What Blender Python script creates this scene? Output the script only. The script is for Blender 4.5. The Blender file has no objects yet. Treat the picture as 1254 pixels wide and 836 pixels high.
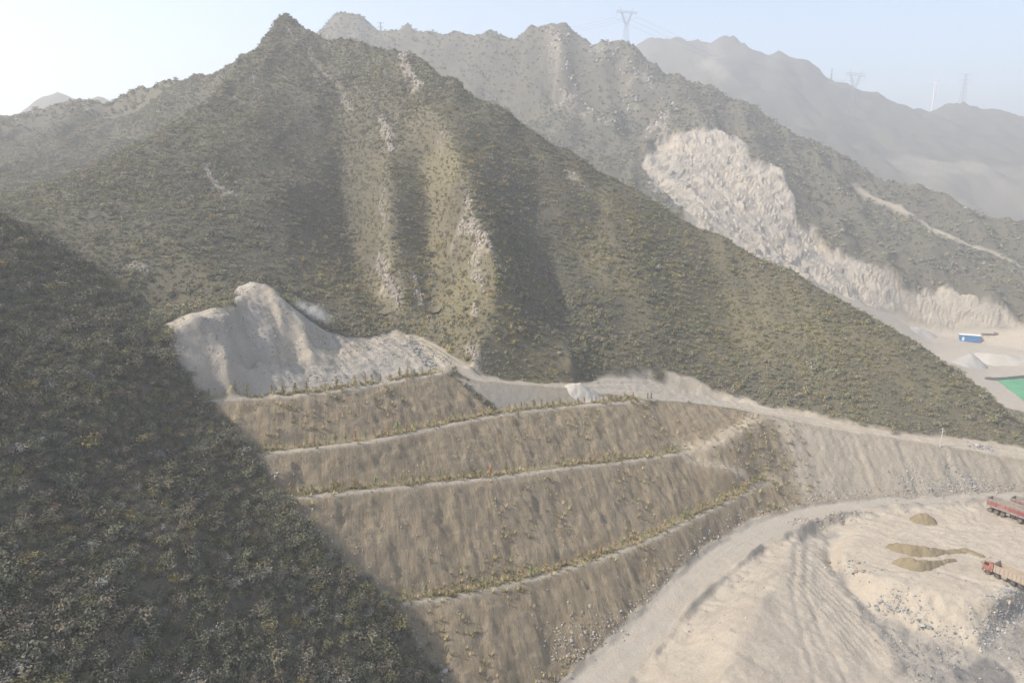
import bpy, bmesh, math, random
import numpy as np
from mathutils import Vector, Matrix, Euler

R = math.radians
scene = bpy.context.scene
col = scene.collection
random.seed(7)
rng = np.random.default_rng(7)

# ------------------------------------------------------------------ camera, sky, sun, exposure
CAM_H = 60.0
PITCH = 13.0
cam_data = bpy.data.cameras.new('camera')
cam = bpy.data.objects.new('camera', cam_data)
col.objects.link(cam)
cam.location = (0, 0, CAM_H)
cam.rotation_euler = (R(90 - PITCH), 0, 0)
cam_data.sensor_width = 36
cam_data.lens = 24
cam_data.clip_start = 1
cam_data.clip_end = 9000
scene.camera = cam

SUN_AZ = -104.0       # degrees from the view direction, negative = to the left
SUN_EL = 42.0
sun_dir = Vector((math.sin(R(SUN_AZ)) * math.cos(R(SUN_EL)), math.cos(R(SUN_AZ)) * math.cos(R(SUN_EL)), math.sin(R(SUN_EL))))
sun_data = bpy.data.lights.new('sun', 'SUN')
sun_data.energy = 3.7
sun_data.angle = R(0.6)
sun_data.color = (1.0, 0.925, 0.81)
sun = bpy.data.objects.new('sun', sun_data)
col.objects.link(sun)
sun.rotation_euler = (-sun_dir).to_track_quat('-Z', 'Y').to_euler()

world = bpy.data.worlds.new('World')
scene.world = world
world.use_nodes = True
wn = world.node_tree.nodes
wl = world.node_tree.links
sky = wn.new('ShaderNodeTexSky')
sky.sky_type = 'NISHITA'
sky.sun_disc = False
sky.sun_elevation = R(SUN_EL)
sky.sun_rotation = R(SUN_AZ)
sky.altitude = 300
sky.air_density = 1.0
sky.dust_density = 1.7
sky.ozone_density = 0.4
bg = wn['Background']
bg.inputs['Strength'].default_value = 0.14
wl.new(sky.outputs[0], bg.inputs['Color'])

vs = scene.view_settings
vs.view_transform = 'Standard'
vs.look = 'None'
vs.gamma = 1.0
vs.exposure = 0.88
vs.use_curve_mapping = False
scene.cycles.use_denoising = True
scene.cycles.denoising_input_passes = 'RGB_ALBEDO_NORMAL'
scene.cycles.denoising_prefilter = 'NONE'
scene.cycles.max_bounces = 4
scene.cycles.diffuse_bounces = 2
scene.cycles.volume_bounces = 1
scene.cycles.transparent_max_bounces = 8

# ------------------------------------------------------------------ survey helpers: sight lines from the drone turned into ground points
CP, SP = math.cos(R(PITCH)), math.sin(R(PITCH))
def ray(u, v):
    a, b = (u - 627) / 836.0, (418 - v) / 836.0
    return (a, CP + b * SP, -SP + b * CP)
def P(u, v, f=None, z=None):
    d = ray(u, v)
    t = f / d[1] if f is not None else (z - CAM_H) / d[2]
    return (d[0] * t, d[1] * t, CAM_H + d[2] * t)
def on_left_plane(u, v, off=0.0):
    # the near left hillside is close to one steep plane
    d = ray(u, v)
    k0, gx, gy = -2.4 + off, -0.72, 0.0
    t = (k0 - CAM_H) / (d[2] - gx * d[0] - gy * d[1])
    return (d[0] * t, d[1] * t, CAM_H + d[2] * t)
def on_main_face(u, v, base, off=0.0, g=0.62):
    # main mountain flank rising from its foot base=(f0, z0); off metres closer (negative) or farther
    d = ray(u, v)
    f0, z0 = base
    t = (z0 - g * (f0 + off) - CAM_H) / (d[2] - g * d[1])
    return (d[0] * t, d[1] * t, CAM_H + d[2] * t)
def spline(pts, step):
    p = np.array(pts, float)
    if len(p) == 1:
        return p
    q = np.vstack([2 * p[0] - p[1], p, 2 * p[-1] - p[-2]])
    out = []
    for i in range(1, len(q) - 2):
        n = max(2, int(np.linalg.norm(q[i + 1] - q[i]) / step))
        t = np.linspace(0, 1, n, endpoint=False)[:, None]
        a, b, c, d = q[i - 1], q[i], q[i + 1], q[i + 2]
        # straight heights, rounded plan
        s = 0.5 * (2 * b + (c - a) * t + (2 * a - 5 * b + 4 * c - d) * t ** 2 + (3 * b - a - 3 * c + d) * t ** 3)
        s = 0.5 * s + 0.5 * (b + (c - b) * t)
        out.append(s)
    out.append(p[-1:])
    return np.vstack(out)
def offset_line(pts, d):
    # the plan line moved d metres to its left side (seen along the line); height kept
    p = np.array(pts, float)
    t = np.gradient(p[:, :2], axis=0)
    t /= np.linalg.norm(t, axis=1)[:, None] + 1e-9
    q = p.copy()
    q[:, 0] -= t[:, 1] * d
    q[:, 1] += t[:, 0] * d
    return q

# noise
def _hash(ix, iy, s):
    h = (ix.astype(np.int64) * 374761393 + iy.astype(np.int64) * 668265263 + s * 974634777) & 0xFFFFFFFF
    h = ((h ^ (h >> 13)) * 1274126177) & 0xFFFFFFFF
    return ((h ^ (h >> 16)) & 0xFFFF) / 65535.0
def vnoise(x, y, s=0):
    ix, iy = np.floor(x), np.floor(y)
    fx, fy = x - ix, y - iy
    fx = fx * fx * fx * (fx * (fx * 6 - 15) + 10)
    fy = fy * fy * fy * (fy * (fy * 6 - 15) + 10)
    a, b = _hash(ix, iy, s), _hash(ix + 1, iy, s)
    c, d = _hash(ix, iy + 1, s), _hash(ix + 1, iy + 1, s)
    return (a + (b - a) * fx) * (1 - fy) + (c + (d - c) * fx) * fy - 0.5
def fbm(x, y, wl, octv=4, s=0, rough=0.5):
    o, a = 0.0, 1.0
    for k in range(octv):
        o = o + a * vnoise(x / wl + 17.3 * k, y / wl - 9.1 * k, s + k)
        wl *= 0.47
        a *= rough
    return o
def ridged(x, y, wl, octv=4, s=0):
    o, a = 0.0, 1.0
    for k in range(octv):
        o = o + a * (0.25 - np.abs(vnoise(x / wl + 5.7 * k, y / wl + 3.1 * k, s + k)))
        wl *= 0.5
        a *= 0.5
    return o

# ------------------------------------------------------------------ the lie of the land: lines of known height
LINES = []
def line(pts, step=0.2):
    s = spline(pts, step)
    LINES.append(s)
    return s

# four planted benches cut into the fill, each falling gently to the right
def bench(uvz):
    return spline([P(u, v, z=z) for u, v, z in uvz], 0.2)
bench0 = bench([(250, 493, 29.4), (300, 490, 28.9), (350, 487, 28.4), (400, 482, 28.0), (450, 474, 27.5), (500, 466, 27.1), (545, 457, 26.75)])
bench1 = bench([(316, 559, 23.5), (400, 549, 22.9), (450, 543, 22.4), (500, 533, 21.9), (560, 520, 21.15), (600, 512, 20.6), (650, 504, 19.85), (700, 499, 19.0), (750, 495, 18.1), (790, 492, 17.3)])
bench2 = bench([(350, 613, 19.9), (420, 606, 18.75), (500, 598, 17.3), (560, 592, 16.2), (620, 585, 15), (700, 574, 13.25), (760, 568, 11.9), (800, 562, 10.95), (838, 556, 10.0)])
bench3 = bench([(490, 742, 8.9), (520, 738, 8.3), (560, 733, 7.55), (600, 724, 6.9), (650, 712, 6.1), (700, 698, 5.4), (750, 682, 4.85), (800, 662, 4.4), (850, 637, 4.0), (900, 612, 3.75), (945, 591, 3.6)])
BENCH_W = [2.4, 2.4, 2.4, 2.0]
BENCHES = [bench0, bench1, bench2, bench3]
for b, w in zip(BENCHES, BENCH_W):
    LINES.append(b)
    inner = offset_line(b, w); inner[:, 2] += 0.05
    k = len(b) - (45 if b is bench1 else 5)
    LINES.append(inner[:k])
    berm = offset_line(b, 0.45); berm[:, 2] += 0.22
    LINES.append(berm[:k])

# upper haul road, outer edge then inner edge
upper_out = spline([P(520, 425, z=28.9), P(548, 445, z=27.6), P(575, 464, z=25.4), P(640, 471, z=22.9), P(700, 476, z=20.8), P(760, 483, z=18.5), P(808, 490, z=16.7), P(870, 496, z=14.5), P(940, 508, z=12.6), P(1000, 520, z=10.8), P(1060, 531, z=9.2), P(1130, 543, z=7.6), P(1190, 551, z=6.2), P(1254, 563, z=4.6), P(1330, 577, z=3.4), P(1450, 600, z=2)], 0.2)
LINES.append(upper_out)
upper_in = spline([P(500, 407, z=29.8), P(540, 422, z=28.5), P(560, 440, z=26.8), P(590, 461, z=24.6), P(650, 467, z=22.4), P(700, 470, z=20.8), P(735, 464, z=20.6), P(775, 461, z=19.6), P(800, 468, z=18), P(840, 480, z=15.6), P(885, 489, z=13.8), P(945, 499, z=12.4), P(1000, 511, z=10.8), P(1060, 523, z=9.3), P(1110, 533, z=8.2), P(1160, 535, z=7.4), P(1210, 542, z=6.2), P(1254, 548, z=5.2), P(1330, 560, z=4), P(1450, 580, z=2.6)], 0.2)
LINES.append(upper_in)
# ramps between benches and roads
ramp_a = line([P(838, 553, z=10), P(868, 547, z=10.8), P(900, 532, z=11.8), P(935, 511, z=12.6)])
line(offset_line(ramp_a, 2.2))
ramp_b = line([P(842, 562, z=9.6), P(880, 574, z=7.8), P(920, 585, z=5.8), P(952, 590, z=4.2)])
line(offset_line(ramp_b, 1.6))
# nose and gravel flank under the upper road
flank_foot = line([P(968, 613, z=1.2), P(985, 611, z=1.2), P(1050, 606, z=0.9), P(1150, 605, z=0.7), P(1254, 598, z=0.6), P(1350, 596, z=0.6), P(1470, 608, z=0.6)])
line([P(945, 591, z=3.6), P(960, 604, z=2.2), P(968, 613, z=1.2)])

# lower haul road
low_left = line([P(1254, 602, z=0.5), P(1150, 608, z=0.45), P(1050, 613, z=0.4), P(985, 620, z=0.35), P(920, 641, z=0.3), P(870, 669, z=0.2), P(820, 711, z=0), P(780, 752, z=-0.5), P(730, 800, z=-1.3), P(690, 836, z=-2), P(640, 885, z=-3)])
low_right = line([P(1254, 612, z=0.5), P(1150, 618, z=0.45), P(1070, 624, z=0.35), P(1010, 636, z=0.25), P(960, 656, z=0.2), P(905, 692, z=0.1), P(860, 736, z=-0.3), P(810, 790, z=-1.1), P(765, 836, z=-1.9), P(720, 885, z=-2.9)])
# sand bank beside the road and the ramp down its right side
line([P(972, 655, z=0.3), P(965, 680, z=0.9), P(957, 702, z=1.3), P(930, 742, z=1.7), P(901, 788, z=1.6), P(889, 836, z=1.0), P(880, 885, z=0.3)])
line([P(990, 668, z=-0.5), P(1004, 674, z=-0.6), P(1012, 695, z=-1.0), P(1035, 725, z=-1.7), P(1070, 770, z=-2.8), P(1093, 805, z=-3.6), P(1096, 836, z=-4.3), P(1096, 885, z=-5)])
# excavated gully between ramp and pad
line([P(1010, 655, z=-1.1), P(1018, 664, z=-1.5), P(1017, 690, z=-2.0), P(1055, 738, z=-2.9), P(1090, 775, z=-3.5), P(1110, 800, z=-4.1), P(1130, 836, z=-4.8), P(1140, 885, z=-5.5)])
line([P(968, 668, z=0.4), P(975, 655, z=0.3), P(990, 645, z=0.28), P(1010, 638, z=0.28), P(1040, 632, z=0.32), P(1075, 628, z=0.35)])
line([P(986, 665, z=-0.9), P(993, 655, z=-1.05), P(1008, 648, z=-1.05), P(1035, 641, z=-0.9)])
# pad: rim and foot
line([P(1090, 630, z=0.3), P(1062, 645, z=0.6), P(1042, 664, z=0.7), P(1030, 680, z=0.6), P(1045, 698, z=0.6), P(1085, 708, z=0.6), P(1120, 718, z=0.5), P(1150, 726, z=0.4), P(1185, 732, z=0.3), P(1224, 733, z=0.3), P(1248, 722, z=0.4), P(1300, 715, z=0.5), P(1400, 700, z=0.5)])
line([P(1090, 640, z=0.55), P(1150, 640, z=0.5), P(1254, 650, z=0.5), P(1400, 655, z=0.5)])
line([P(1120, 690, z=0.7), P(1180, 695, z=0.5), P(1254, 700, z=0.5), P(1400, 690, z=0.5)])
line([P(1062, 748, z=-3.0), P(1100, 760, z=-3.1), P(1130, 776, z=-3.5), P(1165, 784, z=-3.7), P(1198, 792, z=-3.9), P(1222, 770, z=-3.4), P(1254, 750, z=-3), P(1320, 735, z=-3), P(1400, 722, z=-3)])
line([P(1130, 810, z=-4.2), P(1180, 812, z=-4.5), P(1225, 815, z=-4.6), P(1254, 800, z=-4.0), P(1320, 780, z=-3.6)])
line([P(1150, 860, z=-5.2), P(1210, 850, z=-5.2), P(1260, 850, z=-5), P(1400, 850, z=-5)])

# near left hillside: contact with the fill, then its plane
contact = line([P(197, 402, f=100), P(224, 450, z=34.2), P(249, 492, z=29.4), P(283, 524, z=26.6), P(314, 560, z=23.5), P(333, 588, z=21.6), P(350, 614, z=19.9), P(395, 665, z=15.8), P(440, 708, z=12.2), P(488, 744, z=8.9), P(515, 790, z=5.5), P(540, 836, z=2.5), P(560, 885, z=0)])
left_crest = line([on_left_plane(-160, 205), on_left_plane(-60, 245), on_left_plane(0, 266), on_left_plane(22, 270), on_left_plane(48, 290), on_left_plane(72, 298), on_left_plane(98, 319), on_left_plane(118, 328), on_left_plane(145, 354), on_left_plane(175, 384, -0.4), P(197, 401, f=100)])
line([(p[0] - 6, p[1] + 15, p[2] - 9.0 - 2 * math.sin(i * 1.3)) for i, p in enumerate(left_crest[::40])])
for u, vs_, offs in ((-200, (320, 450, 600, 760, 900), (0, -1, 1, 0, 0)), (-90, (310, 420, 560, 700, 880), (0, .8, -.6, .5, 0)), (10, (330, 430, 560, 700, 880), (0, -1.2, .6, -.6, 0)), (110, (400, 500, 620, 740, 880), (.3, .8, -.9, .9, 0)), (210, (480, 560, 660, 760, 880), (.3, -.8, .9, -.4, 0)), (310, (620, 700, 780, 890), (-.4, .5, -.5, 0)), (400, (740, 800, 890), (.2, -.4, 0))):
    line([on_left_plane(u, v, o) for v, o in zip(vs_, offs)])

# gravel heap on the top bench
heap_crest = line([P(197, 400, f=100), P(230, 384, f=104.5), P(265, 375, f=108), P(288, 371, f=111), P(298, 362, f=115), P(305, 351, f=119.5), P(328, 348, f=121), P(345, 365, f=119), P(365, 385, f=118.5), P(400, 405, f=124), P(430, 413, f=130), P(470, 405, z=30)])
line([P(284, 354, f=124), P(305, 347, f=124.5), P(330, 347.5, f=124)])
line([P(210, 400, f=98), P(250, 388, f=102), P(285, 382, f=106)])
line([P(296, 376, f=112.6), P(320, 388, f=112.6), P(334, 414, f=109.6), P(337, 445, z=32.0)])
line([P(320, 357, f=119.6), P(336, 385, f=115.2), P(350, 415, f=112.6), P(360, 446, z=30.7)])
line([P(345, 366, f=118.6), P(365, 388, f=117.2), P(378, 412, f=115.2), P(381, 440, z=31.4)])
line([P(395, 418, f=120), P(405, 436, f=115)])
line([P(262, 400, f=103.4), P(275, 430, f=99.5), P(282, 460, f=97)])
line([P(300, 452, z=31.8), P(340, 449, z=31.2), P(400, 445, z=30.3), P(460, 440, z=29.4), P(508, 430, z=28.8)])
line([P(300, 400, f=109.6), P(312, 420, f=106.4), P(318, 440, f=103.6)])
line([P(450, 418, z=30), P(490, 412, z=29.6)])

# main mountain: crests, gullies and the long right shoulder
BASE = (128, 26)
main_ridge = line([P(-160, 215, f=400), P(-60, 190, f=415), P(0, 171, f=420), P(65, 137, f=415), P(130, 133, f=395), P(190, 113, f=370), P(255, 98, f=340), P(300, 68, f=315), P(330, 44, f=300), P(350, 28, f=290), P(378, 42, f=286), P(415, 50, f=280), P(450, 55, f=274), P(488, 62, f=266), P(540, 100, f=240), P(620, 141, f=216), P(700, 190, f=213), P(800, 246, f=206), P(900, 300, f=194), P(1000, 350, f=180), P(1100, 402, f=166), P(1180, 452, f=155), P(1225, 498, f=147), P(1262, 532, f=143), P(1330, 558, f=140)], 0.5)
def below(src, dx, dy, dz, every=40):
    line([(p[0] + dx, p[1] + dy, p[2] - dz) for p in src[::every]], 1.0)
below(main_ridge, 8, 40, 27)
foot_right = [P(600, 456, z=25), P(650, 463, z=22.8), P(700, 466, z=21.3), P(740, 458, z=21.2), P(773, 447, z=21.9), P(800, 452, z=20.6), P(850, 468, z=17.3), P(890, 484, z=14.6), P(945, 494, z=13.1), P(1000, 506, z=11.6), P(1060, 518, z=10), P(1110, 529, z=8.8), P(1160, 531, z=8.1), P(1210, 537, z=7), P(1254, 543, z=5.9)]
line(foot_right, 0.3)
# spur running down from the ridge, lit on its left side
spine = line([P(488, 64, f=265), on_main_face(512, 110, BASE, -6), on_main_face(545, 165, BASE, -11), on_main_face(570, 215, BASE, -15), on_main_face(590, 270, BASE, -17), on_main_face(606, 330, BASE, -14), on_main_face(605, 390, BASE, -7), on_main_face(585, 430, BASE, -4), P(574, 450, z=26.6)], 0.5)
line([P(640, 152, f=217), on_main_face(655, 220, BASE, 13), on_main_face(668, 290, BASE, 16), on_main_face(680, 370, BASE, 14), on_main_face(700, 440, BASE, 6)], 0.5)
line([P(760, 224, f=211), on_main_face(770, 290, (141, 21), -3, .56), on_main_face(790, 360, (142, 21), -4, .56), on_main_face(790, 420, (143, 21), -1.5, .56)], 0.5)
line([on_main_face(870, 310, (144, 16), 5, .56), on_main_face(890, 370, (144, 15), 6, .56), on_main_face(900, 440, (144, 14.5), 3, .56)], 0.5)
line([on_main_face(1000, 370, (141, 12), -2, .55), on_main_face(1010, 430, (141, 11.8), -2.5, .55), on_main_face(1015, 480, (141, 11.6), -1, .55)], 0.5)
# rocky rib left of the spur and the two gullies beside it
line([on_main_face(452, 120, BASE, 3), on_main_face(470, 190, BASE, -1), on_main_face(474, 250, BASE, -2), on_main_face(474, 310, BASE, 1), on_main_face(496, 365, BASE, 5), P(520, 400, z=30.8)], 0.5)
line([on_main_face(518, 190, BASE, 6), on_main_face(532, 260, BASE, 10), on_main_face(530, 330, BASE, 13), on_main_face(536, 395, BASE, 11)], 0.5)
line([P(395, 60, f=281), on_main_face(408, 130, BASE, 22), on_main_face(422, 210, BASE, 31), on_main_face(432, 290, BASE, 33), on_main_face(452, 350, BASE, 26), P(478, 398, z=30.4)], 0.5)
line([P(440, 404, z=30.8), P(400, 392, f=137), P(340, 345, f=142)], 0.5)
# left spur of the main summit and its nose
left_spur = line([P(350, 29, f=289), P(305, 78, f=259), P(268, 102, f=243), P(240, 130, f=226), P(215, 142, f=213), P(160, 190, f=186), P(118, 224, f=168), P(160, 250, f=154), P(205, 290, f=142), P(250, 330, f=134), P(276, 352, f=130)], 0.5)
line([P(-120, 290, f=178), P(-40, 262, f=176), P(0, 250, f=174), P(40, 235, f=172), P(78, 224, f=170), P(118, 225, f=168)], 0.5)
line([P(300, 120, f=240), P(330, 190, f=203), P(345, 260, f=173), P(345, 320, f=150)], 0.5)
line([P(-100, 232, f=290), P(0, 218, f=297), P(70, 200, f=300), P(150, 163, f=305), P(250, 110, f=318)], 0.5)
below(left_spur[:int(len(left_spur) * .55)], -38, 20, 30, 30)

# back mountain with the stone quarry in its flank
back_ridge = line([P(200, 170, f=690), P(330, 110, f=690), P(370, 58, f=683), P(386, 38, f=680), P(405, 24, f=676), P(420, 20, f=674), P(436, 27, f=670), P(455, 36, f=664), P(484, 35, f=655), P(500, 28, f=650), P(520, 38, f=643), P(545, 48, f=635), P(590, 47, f=625), P(625, 45, f=615), P(650, 36, f=606), P(675, 24, f=600), P(695, 34, f=596), P(712, 43, f=590), P(735, 47, f=585), P(750, 49, f=580), P(780, 62, f=572), P(830, 88, f=560), P(900, 130, f=540), P(960, 160, f=523), P(1000, 180, f=510), P(1050, 197, f=497), P(1100, 215, f=482), P(1180, 245, f=450), P(1254, 278, f=422), P(1400, 340, f=380)], 1.0)
below(back_ridge, 20, 130, 70)
quarry_top = line([P(1330, 390, f=325), P(1254, 375, f=340), P(1200, 362, f=350), P(1150, 350, f=360), P(1100, 335, f=368), P(1060, 320, f=378), P(1012, 320, f=385), P(992, 290, f=398), P(976, 258, f=412), P(968, 225, f=426), P(955, 208, f=440), P(920, 188, f=458), P(880, 156, f=478), P(840, 158, f=478)], 0.5)
line([P(1330, 440, z=-19), P(1254, 428, z=-19), P(1190, 419, z=-18.5), P(1120, 402, z=-14), P(1060, 372, f=352), P(1000, 340, f=358), P(940, 305, f=368), P(880, 272, f=380), P(830, 245, f=400), P(805, 228, f=420)], 0.5)
line([P(830, 250, f=372), P(940, 312, f=354), P(1010, 352, f=345), P(1060, 380, f=338)], 0.5)
line([P(1330, 446, z=-19.2), P(1254, 432, z=-19.2), P(1190, 424, z=-19), P(1130, 415, z=-17)], 0.5)
line([P(1330, 465, z=-22.5), P(1254, 450, z=-22.5), P(1190, 446, z=-22.5), P(1140, 440, z=-22)], 0.5)
line([P(1330, 500, z=-23), P(1254, 488, z=-23), P(1215, 462, z=-23)], 0.5)
# rock ribs under the back summits
for rib in ([(675, 26, 598), (690, 80, 560), (720, 130, 528), (760, 165, 505), (800, 190, 488)],
            [(750, 50, 579), (770, 85, 556), (792, 105, 540), (815, 135, 515), (820, 160, 495)],
            [(625, 48, 612), (660, 110, 575), (690, 160, 548)]):
    line([P(u, v, f=f) for u, v, f in rib], 1.0)
for gul in ([(728, 80, 566), (740, 105, 553), (770, 140, 533), (800, 160, 517)], [(655, 90, 590), (675, 130, 572), (720, 185, 545)], [(575, 85, 610), (600, 120, 590), (650, 170, 560)], [(470, 60, 645), (520, 100, 618), (560, 130, 600)]):
    line([P(u, v, f=f) for u, v, f in gul], 1.0)
line([P(1254, 330, f=380), P(1160, 286, f=420), P(1100, 255, f=455), P(1050, 230, f=480)], 1.0)
# valley behind the right shoulder, climbing to the left
line([(230, 215, -22), (190, 245, -23), (140, 268, -20), (100, 290, -12), (50, 320, 2), (0, 360, 22), (-60, 410, 45), (-140, 460, 70), (-260, 500, 90)], 1.0)
line([(300, 130, 0), (240, 150, -4), (200, 175, -12)], 1.0)
# outer limits
line([(-520, 60, 90), (-420, 150, 95), (-380, 260, 95), (-420, 420, 80), (-520, 700, 60)], 1.0)
line([(-520, 990, 60), (-200, 990, 90), (200, 960, 30), (500, 800, -40), (760, 620, -45)], 1.0)
line([(760, 620, -45), (760, 200, -25), (700, 40, -8)], 1.0)
line([(-300, 0, 60), (-100, 0, 48), (-40, 20, 22), (0, 30, -2), (40, 20, -9), (300, 0, -8), (700, 0, -8)], 1.0)

# ------------------------------------------------------------------ membrane solve on nested grids
def rasterise(x0, y0, h, nx, ny):
    s = np.zeros((ny, nx)); n = np.zeros((ny, nx))
    for L in LINES:
        ix = np.round((L[:, 0] - x0) / h).astype(int)
        iy = np.round((L[:, 1] - y0) / h).astype(int)
        ok = (ix >= 0) & (ix < nx) & (iy >= 0) & (iy < ny)
        np.add.at(s, (iy[ok], ix[ok]), L[ok, 2])
        np.add.at(n, (iy[ok], ix[ok]), 1)
    return n > 0, s / np.maximum(n, 1)
def bilinear(G, x, y):
    x0, y0, h, Z = G
    gx = np.clip((x - x0) / h, 0, Z.shape[1] - 1.001)
    gy = np.clip((y - y0) / h, 0, Z.shape[0] - 1.001)
    ix, iy = gx.astype(int), gy.astype(int)
    fx, fy = gx - ix, gy - iy
    return (Z[iy, ix] * (1 - fx) + Z[iy, ix + 1] * fx) * (1 - fy) + (Z[iy + 1, ix] * (1 - fx) + Z[iy + 1, ix + 1] * fx) * fy
def relax(Z, fix, val, it, edge):
    Z[fix] = val[fix]
    for k in range(it):
        E = np.pad(Z, 1, mode='edge')
        A = 0.25 * (E[:-2, 1:-1] + E[2:, 1:-1] + E[1:-1, :-2] + E[1:-1, 2:])
        A[fix] = val[fix]
        if edge is not None:
            A[0], A[-1], A[:, 0], A[:, -1] = edge[0], edge[-1], edge[:, 0], edge[:, -1]
        Z = A
    return Z
def solve(x0, x1, y0, y1, h, levels, parent=None, iters=80):
    Z = None
    for lv in range(levels - 1, -1, -1):
        hh = h * 2 ** lv
        nx, ny = int(round((x1 - x0) / hh)) + 1, int(round((y1 - y0) / hh)) + 1
        X, Y = np.meshgrid(x0 + np.arange(nx) * hh, y0 + np.arange(ny) * hh)
        edge = bilinear(parent, X, Y) if parent else None
        if Z is None:
            Z = edge.copy() if parent else np.full((ny, nx), 20.0)
        else:
            Z = bilinear((x0, y0, prev_h, Z), X, Y)
        fix, val = rasterise(x0, y0, hh, nx, ny)
        Z = relax(Z, fix, val, iters if lv else iters // 2, edge)
        prev_h = hh
    return (x0, y0, h, Z)
G0 = solve(-520, 760, 0, 1000, 4.0, 6, None, 160)
G1 = solve(-300, 240, 20, 348, 1.25, 4, G0, 100)
G2 = solve(-96, 132, 36, 150, 0.4, 4, G1, 100)
GQ = solve(70, 360, 296, 520, 1.3, 4, G0, 100)

def blur(G, n, w=0.5):
    x0, y0, h, Z = G
    for k in range(n):
        E = np.pad(Z, 1, mode='edge')
        A = 0.25 * (E[:-2, 1:-1] + E[2:, 1:-1] + E[1:-1, :-2] + E[1:-1, 2:])
        Z = Z * (1 - w) + A * w
    return (x0, y0, h, Z)
G0 = blur(G0, 2)
G1 = blur(G1, 7)
G2 = blur(G2, 3)
GQ = blur(GQ, 5)

def inside(G, x, y, m=0.0):
    x0, y0, h, Z = G
    return (x > x0 + m) & (x < x0 + h * (Z.shape[1] - 1) - m) & (y > y0 + m) & (y < y0 + h * (Z.shape[0] - 1) - m)
def height(x, y):
    x = np.atleast_1d(np.asarray(x, float)); y = np.atleast_1d(np.asarray(y, float))
    z = bilinear(G0, x, y)
    for G in (G1, GQ, G2):
        k = inside(G, x, y)
        if k.any():
            z[k] = bilinear(G, x[k], y[k])
    return z
def H(x, y):
    return float(height(x, y)[0])
def hit(u, v, tmin=30.0, tmax=900.0):
    d = ray(u, v)
    t = np.arange(tmin, tmax, 0.25)
    zz = height(d[0] * t, d[1] * t)
    below_ = (CAM_H + d[2] * t) < zz
    i = int(np.argmax(below_)) if below_.any() else len(t) - 1
    return (d[0] * t[i], d[1] * t[i], float(zz[i]))
def plan(uv, **k):
    return np.array([hit(u, v, **k)[:2] for u, v in uv])
def sdist(poly, X, Y):
    # signed distance to a plan polygon, positive inside
    poly = np.asarray(poly)[:, :2]
    d2 = np.full(X.shape, 1e9)
    ins = np.zeros(X.shape, bool)
    n = len(poly)
    for i in range(n):
        (ax, ay), (bx, by) = poly[i], poly[(i + 1) % n]
        ex, ey = bx - ax, by - ay
        wx, wy = X - ax, Y - ay
        t = np.clip((wx * ex + wy * ey) / (ex * ex + ey * ey + 1e-12), 0, 1)
        d2 = np.minimum(d2, (wx - ex * t) ** 2 + (wy - ey * t) ** 2)
        if abs(ey) > 1e-9:
            c = ((ay > Y) != (by > Y)) & (X < ex * (Y - ay) / ey + ax)
            ins ^= c
    return np.where(ins, 1, -1) * np.sqrt(d2)
def ldist(L, X, Y):
    # distance to a plan line
    L = np.asarray(L)[:, :2]
    d2 = np.full(X.shape, 1e9)
    for i in range(len(L) - 1):
        ax, ay = L[i]; ex, ey = L[i + 1] - L[i]
        t = np.clip(((X - ax) * ex + (Y - ay) * ey) / (ex * ex + ey * ey + 1e-12), 0, 1)
        d2 = np.minimum(d2, (X - ax - ex * t) ** 2 + (Y - ay - ey * t) ** 2)
    return np.sqrt(d2)
def sstep(d, w):
    return np.clip(d / w + 0.5, 0, 1)

# ------------------------------------------------------------------ plan outlines of the different grounds
def thin(L, n=24):
    k = max(1, len(L) // n)
    return np.vstack([L[::k], L[-1:]])
AREAS = {}
AREAS['embankment'] = plan([(250, 492), (300, 490), (350, 487), (400, 482), (450, 474), (500, 466), (545, 457), (580, 485), (613, 504), (650, 505), (700, 500), (760, 495), (808, 491), (870, 497), (940, 509), (1000, 521), (1060, 532), (1130, 544), (1190, 552), (1253, 564)]
                           + [(1300, 573), (1300, 598), (1253, 600), (1150, 607), (1050, 612), (985, 619), (920, 641), (870, 669), (820, 711), (780, 752), (730, 800), (690, 836), (640, 880), (560, 880), (540, 836), (515, 790), (488, 744), (440, 708), (395, 665), (350, 614), (314, 560), (283, 524)])
AREAS['flank'] = plan([(938, 510), (1000, 521), (1060, 532), (1130, 544), (1190, 552), (1253, 564), (1300, 573), (1300, 600), (1253, 600), (1150, 606), (1050, 610), (990, 612), (972, 600), (968, 560), (950, 530)])
AREAS['grey_slope'] = plan([(552, 460), (575, 467), (640, 473), (700, 478), (760, 485), (800, 490), (760, 493), (700, 498), (650, 503), (614, 503), (590, 482)])
AREAS['heap'] = plan([(197, 403), (230, 386), (265, 377), (290, 373), (305, 354), (325, 350), (345, 366), (400, 407), (430, 414), (480, 406), (520, 413), (545, 431), (560, 446), (548, 456), (500, 465), (450, 473), (400, 481), (350, 486), (300, 489), (252, 491), (224, 450)])
AREAS['heap'] = np.vstack([AREAS['heap'][:4], [P(284, 354, f=125)[:2], P(305, 347, f=125.5)[:2], P(332, 348, f=125)[:2]], AREAS['heap'][6:]])
AREAS['heap_track'] = plan([(296, 356), (328, 351), (341, 372), (362, 397), (383, 425), (420, 420), (440, 416), (480, 408), (520, 414), (545, 432), (558, 447), (545, 455), (525, 438), (505, 420), (480, 416), (440, 436), (400, 446), (345, 449), (338, 420), (333, 388), (312, 374), (285, 378), (255, 387), (212, 402), (198, 401), (230, 386), (270, 377), (290, 373)])
AREAS['heap_dark'] = plan([(480, 425), (500, 418), (520, 440), (538, 454), (505, 455), (500, 435), (470, 448), (455, 440)])
AREAS['upper_road'] = np.vstack([thin(upper_out, 50)[:, :2], thin(upper_in, 50)[::-1, :2]])
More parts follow.
